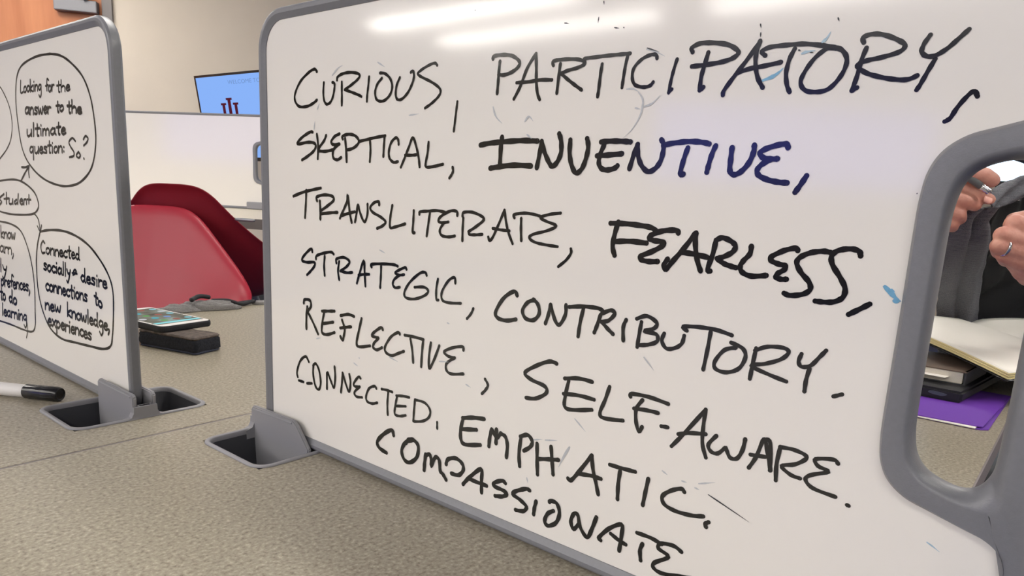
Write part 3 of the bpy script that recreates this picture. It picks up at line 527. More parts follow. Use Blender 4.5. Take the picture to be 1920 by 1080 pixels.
# eraser block
A = Vector((.5535, 1.1190, 0)); B = Vector((.6075, 1.1340, 0)); ed = (B-A).normalized(); ld_ = Vector((-.056, .078, 0)); ld_ -= ed*ed.dot(ld_); ld_.normalize()
EM = Matrix(((ed.x, ld_.x, 0, A.x), (ed.y, ld_.y, 0, A.y), (0, 0, 1, 0), (0, 0, 0, 1)))
ew, el = .057, .135
t = thing('whiteboard_eraser', 'thick dark felt whiteboard eraser under the phone', 'eraser', None, (.57, 1.17, 0))
def block(z0, z1, ins, r, m, name, wob=0, n=7, label=None):
    bm = bmesh.new(); rows = []
    for i in range(n):
        f = i/(n-1); z = z0+(z1-z0)*f; bb = .0015 if i in (0, n-1) else 0
        P = rrect(ins+bb, ins+bb, ew-ins-bb, el-ins-bb, r, 5); Q = []
        for k in range(len(P)):
            a, b = P[k], P[(k+1) % len(P)]
            m_ = 8 if math.dist(a, b) > .02 else 1
            for j in range(m_):
                v = Vector((a[0]+(b[0]-a[0])*j/m_, a[1]+(b[1]-a[1])*j/m_, z)); d = noise.noise_vector(v*90)*wob; Q.append(EM @ (v+d))
        rows.append(Q)
    V = grid(bm, rows, closed_u=True); bm.faces.new(V[0]); bm.faces.new(V[-1]); return finish(name, bm, m, t, False, label=label)
block(.0002, .004, .001, .006, mat('blue_grey_felt', (62, 66, 82), .95, var=.3, scale=400, bump=.8, bscale=900), 'felt_pad', .0012, 3, 'frayed blue grey felt')
block(.004, .0245, .0006, .006, mat('charcoal_felt', (34, 36, 44), .95, var=.35, scale=300, bump=1, bscale=500), 'felt_body', .0018, 8)
block(.0248, .0290, .0008, .006, mat('worn_top', (86, 76, 70), .8, var=.5, scale=120, bump=1, bscale=200), 'worn_top', .001, 3, 'cracked brown top layer')
attach(t)
# phone
A = at_z(303, 613, .040); B = at_z(396, 600, .040); pe = (B-A).normalized(); pl_ = at_z(313, 571, .040)-B; pl_ -= pe*pe.dot(pl_); PLn = .185; pl_.normalize(); PW = (B-A).length
PM = Matrix(((pe.x, pl_.x, 0, A.x), (pe.y, pl_.y, 0, A.y), (0, 0, 1, 0), (0, 0, 0, 1)))
t = thing('phone', 'dark cased phone with lit white-edged screen lying on the felt eraser', 'phone', None, (A.x+.03, A.y+.06, .029))
def pb(ins, z0, z1, r, m, name, lab=None, x0=0, x1=None, y0=0, y1=None):
    bm = bmesh.new(); x1 = PW if x1 is None else x1; y1 = PLn if y1 is None else y1; rows = []
    h = z1-z0
    for f, i2 in ((0, .0012), (.25, 0), (.75, 0), (1, .0008)):
        if h < .002: i2 = 0
        rows.append([PM @ Vector((x, y, z0+h*f)) for x, y in rrect(x0+ins+i2, y0+ins+i2, x1-ins-i2, y1-ins-i2, r, 5)])
    V = grid(bm, rows, closed_u=True); bm.faces.new(V[0]); bm.faces.new(V[-1]); return finish(name, bm, m, t, False, label=lab)
pb(-.002, .0293, .0398, .010, M['blackmat'], 'case', 'black phone case')
pb(.0005, .0398, .0404, .009, M['white'], 'white_bezel')
def phone_screen():
    m = bpy.data.materials.new('phone_wallpaper'); m.use_nodes = True; nt = m.node_tree; nt.nodes.remove(nt.nodes['Principled BSDF'])
    e = nt.nodes.new('ShaderNodeEmission'); tc = nt.nodes.new('ShaderNodeTexCoord'); n = nt.nodes.new('ShaderNodeTexNoise'); n.inputs['Scale'].default_value = 22; n.inputs['Detail'].default_value = 3
    r = nt.nodes.new('ShaderNodeValToRGB'); r.color_ramp.elements[0].position = .3; r.color_ramp.elements[1].position = .72
    r.color_ramp.elements[0].color = (*lin((104, 92, 84)), 1); r.color_ramp.elements[1].color = (*lin((176, 196, 190)), 1)
    k = r.color_ramp.elements.new(.5); k.color = (*lin((140, 140, 128)), 1)
    nt.links.new(tc.outputs['Object'], n.inputs['Vector']); nt.links.new(n.outputs[0], r.inputs[0]); nt.links.new(r.outputs[0], e.inputs[0]); nt.links.new(e.outputs[0], nt.nodes['Material Output'].inputs[0]); e.inputs[1].default_value = .85
    return m
pb(0, .0404, .0406, .001, phone_screen(), 'screen', None, .004, PW-.004, .016, PLn-.014)
pb(0, .0406, .0407, .0005, emitter('dock_cyan', (150, 226, 232), .95), 'dock_bar', None, .005, PW-.005, .022, .032)
cols = [(150, 214, 226), (134, 160, 214), (120, 176, 110), (214, 214, 220), (170, 110, 100), (96, 190, 206)]
for j in range(5):
    for i in range(4):
        bm = bmesh.new(); x = .013+i*(PW-.026)/3; y = .048+j*.027; q = [PM @ Vector((x+.0062*math.cos(a*PI/8), y+.0068*math.sin(a*PI/8), .04068)) for a in range(16)]
        q2 = [v+Vector((0, 0, .0001)) for v in q]
        if (i*3+j*5) % 7 == 0: bm.free(); continue
        V = grid(bm, [q, q2], closed_u=True); bm.faces.new(V[0]); bm.faces.new(V[1])
        finish('app_icon', bm, emitter('icon', cols[(i*2+j*3) % 6], .85), t)
attach(t)
# rumpled canvas bag and strap at the far table edge
def lump(name, c, sx, sy, h, m, parent, seed, ang=0, amp=.35):
    bm = bmesh.new(); rows = []
    for i in range(13):
        ph = i/12*PI/2; row = []
        for k in range(40):
            a = 2*PI*k/40; v = Vector((math.cos(a)*math.cos(ph), math.sin(a)*math.cos(ph), math.sin(ph)))
            f = 1+amp*noise.noise(v*2.2+Vector((seed, 0, 0)))*(.4+.6*math.sin(ph)) + .12*noise.noise(v*6+Vector((0, seed, 0)))
            p_ = Vector((v.x*sx*f, v.y*sy*f, max(0, v.z*h*f))); p_.rotate(Matrix.Rotation(ang, 3, 'Z')); row.append(c+p_)
        rows.append(row)
    V = grid(bm, rows, closed_u=True); bm.faces.new(V[0]); bm.faces.new(V[-1]); return finish(name, bm, m, parent, True)
t = thing('canvas_bag', 'small rumpled grey canvas bag lying at the far table edge', 'bag', None, (.80, 1.51, 0))
lump('bag_body', Vector((.775, 1.512, .0003)), .072, .019, .020, M['bag'], t, 3, -.35)
lump('bag_flap', Vector((.715, 1.515, .0003)), .05, .017, .016, M['bag'], t, 9, -.2)
bm = bmesh.new(); tube(bm, cat_rom([(.79, 1.51, .02), (.83, 1.518, .016), (.86, 1.512, .006), (.885, 1.518, .0075), (.90, 1.526, .0075), (.872, 1.529, .0055), (.84, 1.527, .005)], 6), .0045, 10); finish('strap', bm, M['blackmat'], t, True, label='black strap')
bm = bmesh.new(); tube(bm, cat_rom([(.74, 1.505, .026), (.765, 1.517, .031), (.79, 1.523, .026)], 6), .005, 10); finish('strap', bm, M['blackmat'], t, True, label='black strap')
attach(t)
tag(lump('folded_cloth', Vector((.935, 1.515, .0003)), .038, .018, .009, M['bag'], None, 14, -.3), 'small pale grey cloth beside the black bag strap', 'cloth')

# ================================================================ STACK BEHIND THE HANDLE: folder, tablet, book, notebook
def pris(name, pts, z0, z1, m, parent=None, bev=.0, label=None):
    bm = bmesh.new(); prism(bm, pts, lambda x, y: Vector((x, y, z0)), lambda x, y: Vector((x, y, z1)))
    if bev: bmesh.ops.recalc_face_normals(bm, faces=bm.faces); bmesh.ops.bevel(bm, geom=bm.edges[:], offset=bev, segments=2, affect='EDGES')
    return finish(name, bm, m, parent, label=label)
t = thing('folder', 'purple card folder lying lowest under the tablet and books', 'folder', None, (1.25, .2, 0))
pris('back_cover', [(1.141, .088), (1.150, .0795), (1.39, .0755), (1.39, .36), (1.136, .36)], .0003, .0014, M['purple'], t)
pris('paper_sheet', [(1.1385, .094), (1.38, .083), (1.38, .355), (1.134, .355)], .0015, .0028, M['paper'], t)
pris('front_cover', [(1.147, .0865), (1.39, .0745), (1.39, .36), (1.139, .36), (1.1395, .17)], .0030, .0044, M['purple'], t); attach(t)
t = thing('tablet_case', 'black cased tablet lying on the purple folder', 'tablet', None, (1.37, .21, .0045))
tp = [(1.262, .1285), (1.50, .1005), (1.52, .30), (1.262, .32)]
pris('case_body', tp, .0046, .0225, M['blackmat'], t, .0035)
bm = bmesh.new(); q = cat_rom([(1.2612, .1485, .0145), (1.2612, .1560, .0165), (1.2612, .170, .0172), (1.2612, .1745, .0150), (1.2612, .170, .0125), (1.2612, .1560, .0115)], 4, True)
V = grid(bm, [q, [v+Vector((.002, 0, 0)) for v in q]], closed_u=True); bm.faces.new(V[0]); finish('side_slot', bm, mat('slate', (70, 78, 86), .4), t, label='slate grey oval slot'); attach(t)
t = thing('book', 'brown covered paperback with pale page edges lying on the tablet', 'book', None, (1.38, .2, .0225))
bp_ = [(1.3175, .138), (1.45, .124), (1.47, .27), (1.3175, .285)]
pris('page_block', bp_, .0240, .0430, M['pageblock'], t, .001)
pris('cover', [(1.3155, .1335), (1.455, .1195), (1.475, .275), (1.3155, .29)], .0430, .0445, M['brown'], t, 0, 'brown top cover')
pris('cover', [(1.3155, .1335), (1.455, .1195), (1.475, .275), (1.3155, .29)], .0226, .0240, M['blind'], t, 0, 'dark bottom cover')
bm = bmesh.new(); prism(bm, [(1.3165, .0236), (1.455, .0236), (1.455, .0445), (1.3165, .0445)], lambda x, z: Vector((x, .1335-(x-1.3155)*.1, z)), lambda x, z: Vector((x, .1365-(x-1.3155)*.1, z))); finish('spine', bm, M['blind'], t, label='dark grey spine')
pris('loose_sheet', [(1.300, .160), (1.35, .150), (1.36, .25), (1.305, .26)], .0330, .0336, M['paper'], t); attach(t)
t = thing('notebook', 'open notebook with blank cream pages on top of the book stack', 'notebook', None, (1.45, .17, .045))
NA = Vector((1.292, .078, .0)); v1 = Vector((.66, .75, 0)).normalized(); v2 = Vector((v1.y, -v1.x, 0)); NL, NW = .31, .40
def nb(s, r, z):   # s along fore edge, r across both pages
    return NA + v1*(s*NL) + v2*(r*NW) + Vector((0, 0, z + .030*s))
def nbz(s, r):     # page surface height
    return .0585 + .006*math.sin(min(r/.5, 1)*PI)*(1 if r < .5 else 0) + (.006*math.sin((r-.5)/.5*PI) if r > .5 else 0) - .007*math.exp(-((r-.5)/.03)**2) + .004*math.sin(s*PI)
def layer(off, thk, m, name, ins=0, label=None):
    bm = bmesh.new(); top = []; bot = []
    for i in range(15):
        s = ins+(1-2*ins)*i/14
        top.append([nb(s, ins+(1-2*ins)*k/30, nbz(s, k/30)+off) for k in range(31)]); bot.append([nb(s, ins+(1-2*ins)*k/30, nbz(s, k/30)+off-thk) for k in range(31)])
    A_ = grid(bm, top); B_ = grid(bm, bot)
    per = lambda V: [V[0][k] for k in range(31)]+[V[i][30] for i in range(1, 15)]+[V[14][k] for k in range(29, -1, -1)]+[V[i][0] for i in range(13, 0, -1)]
    a, b = per(A_), per(B_)
    for i in range(len(a)): bm.faces.new((a[i], a[(i+1) % len(a)], b[(i+1) % len(b)], b[i]))
    return finish(name, bm, m, t, True, label=label)
layer(-.0105, .0015, M['black'], 'cover', -.012, 'black notebook cover')
for k in range(5): layer(-.0086+k*.0019, .0013, M['cream'], 'page_section', .002*(k % 2))
layer(.0002, .0007, M['paper'], 'page', .003, 'top blank pages')
attach(t)

# ================================================================ SCREENS
def panel_from(TL, TR, BL, name, label, cat, m, bez=.012, depth=.045, group=None):
    e1 = (TR-TL); wd = e1.length; e1.normalize(); e2 = (BL-TL); e2 -= e1*e1.dot(e2); ht = e2.length; e2.normalize(); nn = e1.cross(e2)   # points away from the viewer
    if nn.dot(TL-CAM) < 0: nn = -nn
    X = Matrix(((e1.x, e2.x, nn.x, TL.x), (e1.y, e2.y, nn.y, TL.y), (e1.z, e2.z, nn.z, TL.z), (0, 0, 0, 1)))
    t = thing(name, label, cat, group, tuple(X @ Vector((wd/2, ht, depth))))
    bm = bmesh.new(); box(bm, (0, 0, .004), (wd, ht, depth), X, .003); finish('casing', bm, M['black'], t)
    bm = bmesh.new()
    for lo, hi in (((0, 0), (wd, bez)), ((0, ht-bez*1.6), (wd, ht)), ((0, bez), (bez, ht-bez*1.6)), ((wd-bez, bez), (wd, ht-bez*1.6))): box(bm, (*lo, 0), (*hi, .005), X)
    finish('bezel', bm, M['black'], t)
    bm = bmesh.new(); box(bm, (bez, bez, .002), (wd-bez, ht-bez*1.6, .004), X); finish('screen', bm, m, t)
    return t, X, wd, ht
TL = at_d(363, 142.5, 4.60); TR = at_z(668, 113, TL.z)
_e = (TR-TL).normalized(); _r = ray(391, 300); BL = CAM + _r*((TL-CAM).dot(_e)/_r.dot(_e))
tv, TXm, tw, th_ = panel_from(TL, TR, BL, 'wall_monitor', 'wall monitor with blue welcome slide and crimson emblem, left of the large board', 'monitor', M['screen'], .014)
def slide(poly, name, m, label=None, z=.0012):
    bm = bmesh.new()
    for pl in (poly if isinstance(poly[0][0], (tuple, list)) else [poly]): prism(bm, pl, lambda a, b: TXm @ Vector((a, b, z)), lambda a, b: TXm @ Vector((a, b, z+.0007)))
    return finish(name, bm, m, tv, label=label)
tn = Vector((TXm[0][2], TXm[1][2], TXm[2][2])); to = Vector((TXm[0][3], TXm[1][3], TXm[2][3])); TI = TXm.inverted()
def tvp(x, y): q = TI @ at_plane(x, y, to, tn); return q.x, q.y
ex, ey = tvp(428, 183.5); kx = (tvp(438, 183.5)[0]-ex)/10; ky = (tvp(428, 193.5)[1]-ey)/10
def R4(x0, y0, x1, y1): return [(ex+x0*kx, ey+y0*ky), (ex+x1*kx, ey+y0*ky), (ex+x1*kx, ey+y1*ky), (ex+x0*kx, ey+y1*ky)]
# crimson trident emblem: tall middle stem crossing a cup whose arms carry caps
slide([R4(-5.5, 0, 5.5, 4), R4(-2.8, 3.5, 2.8, 62), R4(-7, 60, 7, 64.5), R4(-16.5, 9.5, -6.5, 13.5), R4(6.5, 9.5, 16.5, 13.5), R4(-14, 13, -9, 40), R4(9, 13, 14, 40), R4(-14, 38, 14, 45)], 'emblem', M['slidered'], 'crimson emblem of a tall stem through a capped cup')
def tv_text(txt, x0, y, h, m, name, label):
    cu = bpy.data.curves.new('t', 'FONT'); cu.body = txt; cu.size = h; o = bpy.data.objects.new('t', cu); C.objects.link(o); bpy.context.view_layer.update()
    me = bpy.data.meshes.new_from_object(o.evaluated_get(bpy.context.evaluated_depsgraph_get())); bpy.data.objects.remove(o)
    for v in me.vertices: v.co = TXm @ Vector((x0+v.co.x*kx/ky*.86, y-v.co.y, .0012))
    me.materials.append(m); q = bpy.data.objects.new(name, me); C.objects.link(q); q.parent = tv; q['label'] = label
a, b = tvp(427, 158); tv_text('WELCOME TO', a, b, 10.5*ky, M['slidegrey'], 'slide_text', 'faint lettering WELCOME TO')
bm = bmesh.new(); cpt = TXm @ Vector((tw/2, th_*.5, .045)); wpt = Vector((cpt.x, cpt.y, cpt.z)) + N_*(NF-N_.dot(cpt)); tube(bm, [cpt, cpt+tn*.15, wpt], .025, 10); finish('wall_bracket', bm, M['metal'], tv)
attach(tv)
# bright screen on the right behind the person
dn = (at_d(1880, 320, 1)-CAM); dn.z = 0; dn.normalize(); sd = Vector((dn.y, -dn.x, 0))
cb = at_d(1880, 339, 3.75); cb2 = cb - sd*.55
t2, X2, a2, b2 = panel_from(cb2+Vector((0, 0, .74)), cb2+sd*1.25+Vector((0, 0, .74)), cb2-Vector((0, 0, .02)), 'wall_monitor', 'glowing white wall monitor behind the person', 'monitor', M['bright'], .012)
bm = bmesh.new(); c = cb+dn*.11; tube(bm, [c+Vector((0, 0, .2)), Vector((c.x, c.y, FLOOR_Z+.03))], .03, 14); tube(bm, [Vector((c.x, c.y, FLOOR_Z)), Vector((c.x, c.y, FLOOR_Z+.03))], .28, 32); finish('floor_stand', bm, M['black'], t2); attach(t2)
# lilac projection screen on the left wall, seen mirrored in the large board
t = thing('projection_screen', 'lilac lit projection screen hanging on the left wall', 'screen', None, tuple(room(UL+.03, -2.7, .3)))
bm = bmesh.new(); box(bm, (UL+.02, -4.7, .58), (UL+.03, -.9, 1.62), RM); finish('screen', bm, M['violet'], t)
bm = bmesh.new()
for lo, hi in (((UL+.005, -4.76, .52), (UL+.045, -4.7, 1.68)), ((UL+.005, -.9, .52), (UL+.045, -.84, 1.68)), ((UL+.005, -4.7, 1.62), (UL+.045, -.9, 1.68)), ((UL+.005, -4.7, .52), (UL+.045, -.9, .58))): box(bm, lo, hi, RM)
finish('border', bm, M['black'], t); attach(t)

# ================================================================ FAR TABLE WITH ITS BOARD
Q0 = at_z(216, 206.5, .58); Q1 = at_z(482, 215, .58); fd = (Q1-Q0); fd.z = 0; fd.normalize(); FS = .925; fn = Vector((-fd.y, fd.x, 0))
if fn.dot(Q0) > 0: fn = -fn         # towards the viewer
FZ = .58-HB*FS; FO = Vector((Q0.x, Q0.y, FZ))
fb = whiteboard(lambda a, z, off: FO + fd*(a*FS*1.205) + fn*(off*FS) + Vector((0, 0, z*FS+.0005)), 'blank whiteboard standing on the far table beyond the red chairs', tuple(FO+fd*.33)); attach(fb)
FM = Matrix(((fd.x, -fn.x, 0, FO.x), (fd.y, -fn.y, 0, FO.y), (0, 0, 1, FZ), (0, 0, 0, 1)))
t = thing('table', 'far beige table under the blank whiteboard', 'table', None, tuple(FM @ Vector((.3, .1, FLOOR_Z-FZ))))
M['farlam'] = mat('pale_laminate', (214, 206, 188), .4, var=.05, scale=200)
bm = bmesh.new(); box(bm, (-.35, -.76, -.026), (1.6, .6, 0), FM, .002); finish('tabletop', bm, M['farlam'], t)
bm = bmesh.new(); box(bm, (-.352, -.772, -.036), (1.602, -.761, -.0005), FM); box(bm, (-.352, .601, -.036), (1.602, .612, -.0005), FM); finish('edge_band', bm, mat('far_edge', (120, 117, 114), .5), t)
for x in (-.2, 1.45):
    for y in (-.7, .5):
        bm = bmesh.new(); tube(bm, [FM @ Vector((x, y, -.03)), FM @ Vector((x, y, FLOOR_Z-FZ))], .022, 12); finish('leg', bm, M['metal'], t)
attach(t)
t = thing('board_holder', 'grey holder foot gripping the far blank whiteboard', 'holder', None, tuple(FM @ Vector((.6, 0, 0))))
bm = bmesh.new(); box(bm, (.685, -.019, .0005), (.80, -.0075, .034), FM, .004); finish('clamp_plate', bm, M['well'], t)
bm = bmesh.new(); box(bm, (.685, .0075, .0005), (.80, .019, .034), FM, .004); finish('clamp_plate', bm, M['well'], t); attach(t)
bm = bmesh.new(); pa = at_z(441, 411, FZ+.006); pb_ = at_z(478, 413.5, FZ+.006); tube(bm, [pa, pa.lerp(pb_, .1), pa.lerp(pb_, .9), pb_], [.003, .0055, .0055, .003], 10)
tag(finish('grey_pen', bm, M['metal'], None, True), 'slim grey pen lying on the far table', 'pen')

# ================================================================ RED SHELL CHAIRS
def chair(loc, face, scale, label, group, mats, mx=1.0, lift=0.0):
    """one-piece armchair shell on four splayed legs; face = direction the sitter looks (angle)"""
    t = thing('armchair', label, 'chair', group, loc)
    Rz = Matrix.Translation(Vector(loc)) @ Matrix.Rotation(face, 4, 'Z') @ Matrix.Scale(scale, 4)
    # local: sitter looks along -Y, back at +Y, floor z=0.  rim from the left arm front round the back to the right arm front
    half = [(0, .335, .832), (.050, .332, .831), (.088, .326, .822), (.120, .316, .800), (.150, .304, .766), (.182, .286, .726), (.216, .262, .686), (.252, .232, .646), (.288, .190, .606), (.316, .130, .580), (.330, .05, .572), (.322, -.05, .572), (.300, -.14, .556), (.262, -.205, .530), (.215, -.25, .462), (.13, -.275, .425), (0, -.285, .418)]
    half = [(x*mx, y, z+lift/scale) for x, y, z in half]
    rim = cat_rom(half, 4)
    rim = rim + [Vector((-q.x, q.y, q.z)) for q in rim[-2:0:-1]]
    rows = []
    for s in (0, .03, .12, .25, .4, .55, .7, .85, 1):
        row = []
        for q in rim:
            back = max(0, q.z-.42)
            # rim point -> shell wall -> seat
            zs = .425+lift/scale; seat = Vector((q.x*.62, q.y*.62-.01, zs)); wall = Vector((q.x*.86, q.y*.80, zs+(q.z-zs)*.40)); c0 = Vector((0, -.01, zs-.02))
            if s <= .55: k = s/.55; p_ = q.lerp(wall, k) if k < .6 else q.lerp(wall, .6).lerp(seat, (k-.6)/.4)
            else: p_ = seat.lerp(c0, (s-.55)/.45)
            if s == 0: p_ = q + Vector((q.x, q.y, 0)).normalized()*.012
            row.append(p_)
        rows.append(row)
    bm = bmesh.new(); V = grid(bm, [[Rz @ v for v in r] for r in rows], closed_u=True); bm.faces.new(V[-1])
    o = finish('shell', bm, mats, t, True); sm_ = o.modifiers.new('thick', 'SOLIDIFY'); sm_.thickness = .006; sm_.offset = 0
    sb = o.modifiers.new('smooth', 'SUBSURF'); sb.levels = 1; sb.render_levels = 1
    for sx in (-1, 1):
        for sy in (-1, 1):
            bm = bmesh.new(); tube(bm, [Rz @ Vector((sx*.10, sy*.10, .415+lift/scale)), Rz @ Vector((sx*.23, sy*.23, 0))], .012, 10); finish('leg', bm, M['metal'], t)
    bm = bmesh.new()
    for sx in (-1, 1): tube(bm, [Rz @ Vector((sx*.17, -.17, .2)), Rz @ Vector((sx*.17, .17, .2))], .006, 8)
    finish('brace', bm, M['metal'], t); attach(t)
lat0 = Vector((r0.x, r0.y, 0)).normalized(); bk0 = Vector((fwd.x, fwd.y, 0)).normalized()
def face_angle(v): return math.atan2(v.x, -v.y)
cp = at_d(186, 500, 2.02)
chair((cp.x, cp.y, FLOOR_Z), face_angle(-bk0), 1.0, 'bright red armchair shell at the far side of the phone table', 'red shell armchairs', M['red'], 1.18)
cp = at_d(408, 500, 2.68)
chair((cp.x, cp.y, FLOOR_Z), face_angle(bk0), .97, 'darker shadowed red armchair turned toward the far table', 'red shell armchairs', M['redshade'], 1.0, .097)

# ================================================================ PERSON BEHIND THE HANDLE
def blob_mesh(chains, voxel, smooth_it=4):
    """chains of tapered limbs -> one fused surface"""
    bm = bmesh.new()
    for pts, rad in chains:
        pts = [Vector(q) for q in pts]; rr = rad if isinstance(rad, (list, tuple)) else [rad]*len(pts)
        for i in range(len(pts)):
            bmesh.ops.create_icosphere(bm, subdivisions=2, radius=rr[i], matrix=Matrix.Translation(pts[i]))
            if i < len(pts)-1 and (pts[i+1]-pts[i]).length > 1e-5: tube(bm, [pts[i], pts[i+1]], [rr[i], rr[i+1]], 14)
    me = bpy.data.meshes.new('tmp'); bm.to_mesh(me); bm.free(); o = bpy.data.objects.new('tmp', me); C.objects.link(o)
    r = o.modifiers.new('r', 'REMESH'); r.mode = 'VOXEL'; r.voxel_size = voxel
    s = o.modifiers.new('s', 'SMOOTH'); s.factor = .5; s.iterations = smooth_it
    bpy.context.view_layer.update(); me2 = bpy.data.meshes.new_from_object(o.evaluated_get(bpy.context.evaluated_depsgraph_get())); bpy.data.objects.remove(o); return me2
pr = thing('person', 'person in a black shirt and grey jacket holding a pen and lapel', 'person', None, tuple(at_d(1975, 640, 1.52)))
D = at_d
def camr(v): return RT*v[0] + UP*v[1] + fwd*v[2]
# hand with the pen (fingers run left to right in view)
handA = [([D(1640, 470, 1.22), D(1690, 425, 1.16), D(1730, 392, 1.12)], [.030, .027, .030]),
         ([D(1730, 372, 1.11), D(1765, 358, 1.09)], [.024, .020]), ([D(1728, 398, 1.11), D(1764, 392, 1.09)], [.026, .020]),
         ([D(1725, 378, 1.09), D(1764, 346, 1.065), D(1806, 325, 1.05), D(1844, 329, 1.045), D(1860, 338, 1.045)], [.019, .0150, .0125, .0125, .0110]),
         ([D(1755, 362, 1.085), D(1786, 350, 1.07), D(1820, 359, 1.06), D(1843, 369, 1.057), D(1856, 374, 1.057)], [.015, .0122, .0105, .0095, .0080]),
         ([D(1755, 378, 1.085), D(1788, 370, 1.062), D(1812, 377, 1.056), D(1828, 384, 1.062)], [.014, .0120, .0112, .0100]),
         ([D(1752, 392, 1.09), D(1782, 392, 1.068), D(1798, 402, 1.064), D(1800, 410, 1.075)], [.0135, .0115, .0105, .0095]),
         ([D(1748, 406, 1.10), D(1774, 410, 1.075), D(1786, 419, 1.072), D(1786, 426, 1.082)], [.0125, .0100, .0092, .0085])]
handB = [([D(2050, 590, 1.14), D(1985, 535, 1.07), D(1950, 490, 1.035)], [.032, .029, .032]),
         ([D(1950, 492, 1.03), D(1926, 452, 1.02)], [.034, .024]), ([D(1945, 500, 1.03), D(1912, 482, 1.02)], [.032, .022]), ([D(1950, 505, 1.03), D(1922, 506, 1.03)], [.028, .018]),
         ([D(1938, 450, 1.015), D(1903, 420, 1.008), D(1896, 432, 1.045), D(1915, 440, 1.055)], [.018, .0145, .012, .010]),
         ([D(1930, 462, 1.01), D(1881, 441, 1.006), D(1880, 452, 1.045), D(1905, 458, 1.055)], [.017, .0130, .0115, .010]),
         ([D(1922, 476, 1.01), D(1872, 461, 1.008), D(1874, 472, 1.045), D(1900, 476, 1.055)], [.016, .0115, .0110, .0095]),
         ([D(1918, 492, 1.015), D(1882, 478, 1.014), D(1886, 488, 1.045), D(1905, 490, 1.05)], [.015, .0110, .0100, .009]),
         ([D(1965, 470, 1.05), D(1945, 430, 1.05), D(1922, 410, 1.045), D(1900, 412, 1.045)], [.018, .014, .0125, .0105])]
# body core: hips, torso, neck, head, arms
S0 = D(2120, 400, 1.66); lat = Vector((r0.x, r0.y, 0)).normalized(); up = Vector((0, 0, 1)); bk = Vector((fwd.x, fwd.y, 0)).normalized()
def Bp(l, b, z): v = S0 + lat*l + bk*b; v.z = z+.12; return v
core = [([Bp(-.08, 0, -.16), Bp(-.07, 0, .0), Bp(-.08, 0, .22), Bp(-.12, 0, .36)], [.135, .120, .125, .055]), ([Bp(.08, 0, -.16), Bp(.07, 0, .0), Bp(.08, 0, .22), Bp(.12, 0, .36)], [.135, .120, .125, .055]),
        ([Bp(-.16, 0, .345), Bp(0, 0, .37), Bp(.16, 0, .345)], [.055, .062, .055]),
        ([Bp(0, .01, .36), Bp(0, -.01, .47)], [.058, .054]),
        ([Bp(0, -.01, .50), Bp(0, -.005, .56), Bp(0, .0, .605)], [.062, .083, .088]), ([Bp(0, .035, .58), Bp(0, .03, .62)], [.085, .08]), ([Bp(0, -.055, .495), Bp(0, -.045, .52)], [.032, .045]),
        ([Bp(0, -.085, .575), Bp(0, -.103, .545)], [.012, .014]), ([Bp(-.022, -.078, .512), Bp(0, -.089, .511), Bp(.022, -.078, .512)], [.009, .010, .009]),
        ([Bp(-.082, .0, .555), Bp(-.086, .01, .58)], [.012, .016]), ([Bp(.082, .0, .555), Bp(.086, .01, .58)], [.012, .016]),
        ([Bp(-.09, 0, -.25), Bp(-.11, -.40, -.27), Bp(-.12, -.42, -.69)], [.09, .062, .045]), ([Bp(.09, 0, -.25), Bp(.11, -.40, -.27), Bp(.12, -.42, -.69)], [.09, .062, .045])]
elA = D(1760, 185, 1.42); elB = Bp(.27, -.06, .05)
core += [([Bp(-.175, 0, .335), elA], [.052, .042]), ([elA, D(1640, 470, 1.22)], [.042, .030]), ([Bp(.175, 0, .335), elB], [.052, .042]), ([elB, D(2050, 590, 1.14)], [.042, .032])]
bm = bmesh.new()
for chn, vx, it in ((core, .009, 6), (handA, .0022, 2), (handB, .0022, 2)):
    me = blob_mesh(chn, vx, it); bm.from_mesh(me)
finish('body', bm, M['skin'], pr, True, recalc=False)
# eyes, hair, nails
for sg in (-1, 1):
    for nm_, rr_, dz_, mm_ in (('eye', .0115, .0, M['white']), ('iris', .0062, -.0072, mat('brown_iris', (62, 44, 32), .2))):
        bm = bmesh.new(); bmesh.ops.create_icosphere(bm, subdivisions=2, radius=rr_, matrix=Matrix.Translation(Bp(sg*.030, -.0685+dz_, .571))); finish(nm_, bm, mm_, pr, True)
    bm = bmesh.new(); tube(bm, [Bp(sg*.014, -.083, .588), Bp(sg*.030, -.086, .593), Bp(sg*.046, -.076, .589)], [.003, .004, .0025], 8); finish('eyebrow', bm, mat('eyebrow_hair', (60, 46, 36), .8), pr, True)
    bm = bmesh.new(); tube(bm, cat_rom([Bp(sg*.018, -.0775, .574), Bp(sg*.030, -.0805, .5795), Bp(sg*.043, -.0745, .574)], 4), .0032, 8); finish('eyelid', bm, M['skin'], pr, True)
bm = bmesh.new(); tube(bm, cat_rom([Bp(-.022, -.084, .512), Bp(-.008, -.0965, .514), Bp(.008, -.0965, .514), Bp(.022, -.084, .512)], 4), [.002]+[.0036]*11+[.002], 8); finish('lips', bm, mat('lip_skin', (176, 104, 98), .5), pr, True)
bm = bmesh.new(); bmesh.ops.create_uvsphere(bm, u_segments=28, v_segments=18, radius=1, matrix=Matrix.Translation(Bp(0, .022, .605)) @ Matrix.Diagonal((.102, .102, .105, 1)))
bmesh.ops.delete(bm, geom=[v for v in bm.verts if (v.co-Bp(0, .022, .605)).dot(bk) < -.045 and v.co.z < .655 or v.co.z < .53], context='VERTS')
for v in bm.verts: v.co += noise.noise_vector(v.co*40)*.004
o = finish('hair', bm, mat('brown_hair', (70, 54, 42), .7, var=.3, scale=200), pr, True, recalc=False); o.modifiers.new('t', 'SOLIDIFY').thickness = .006
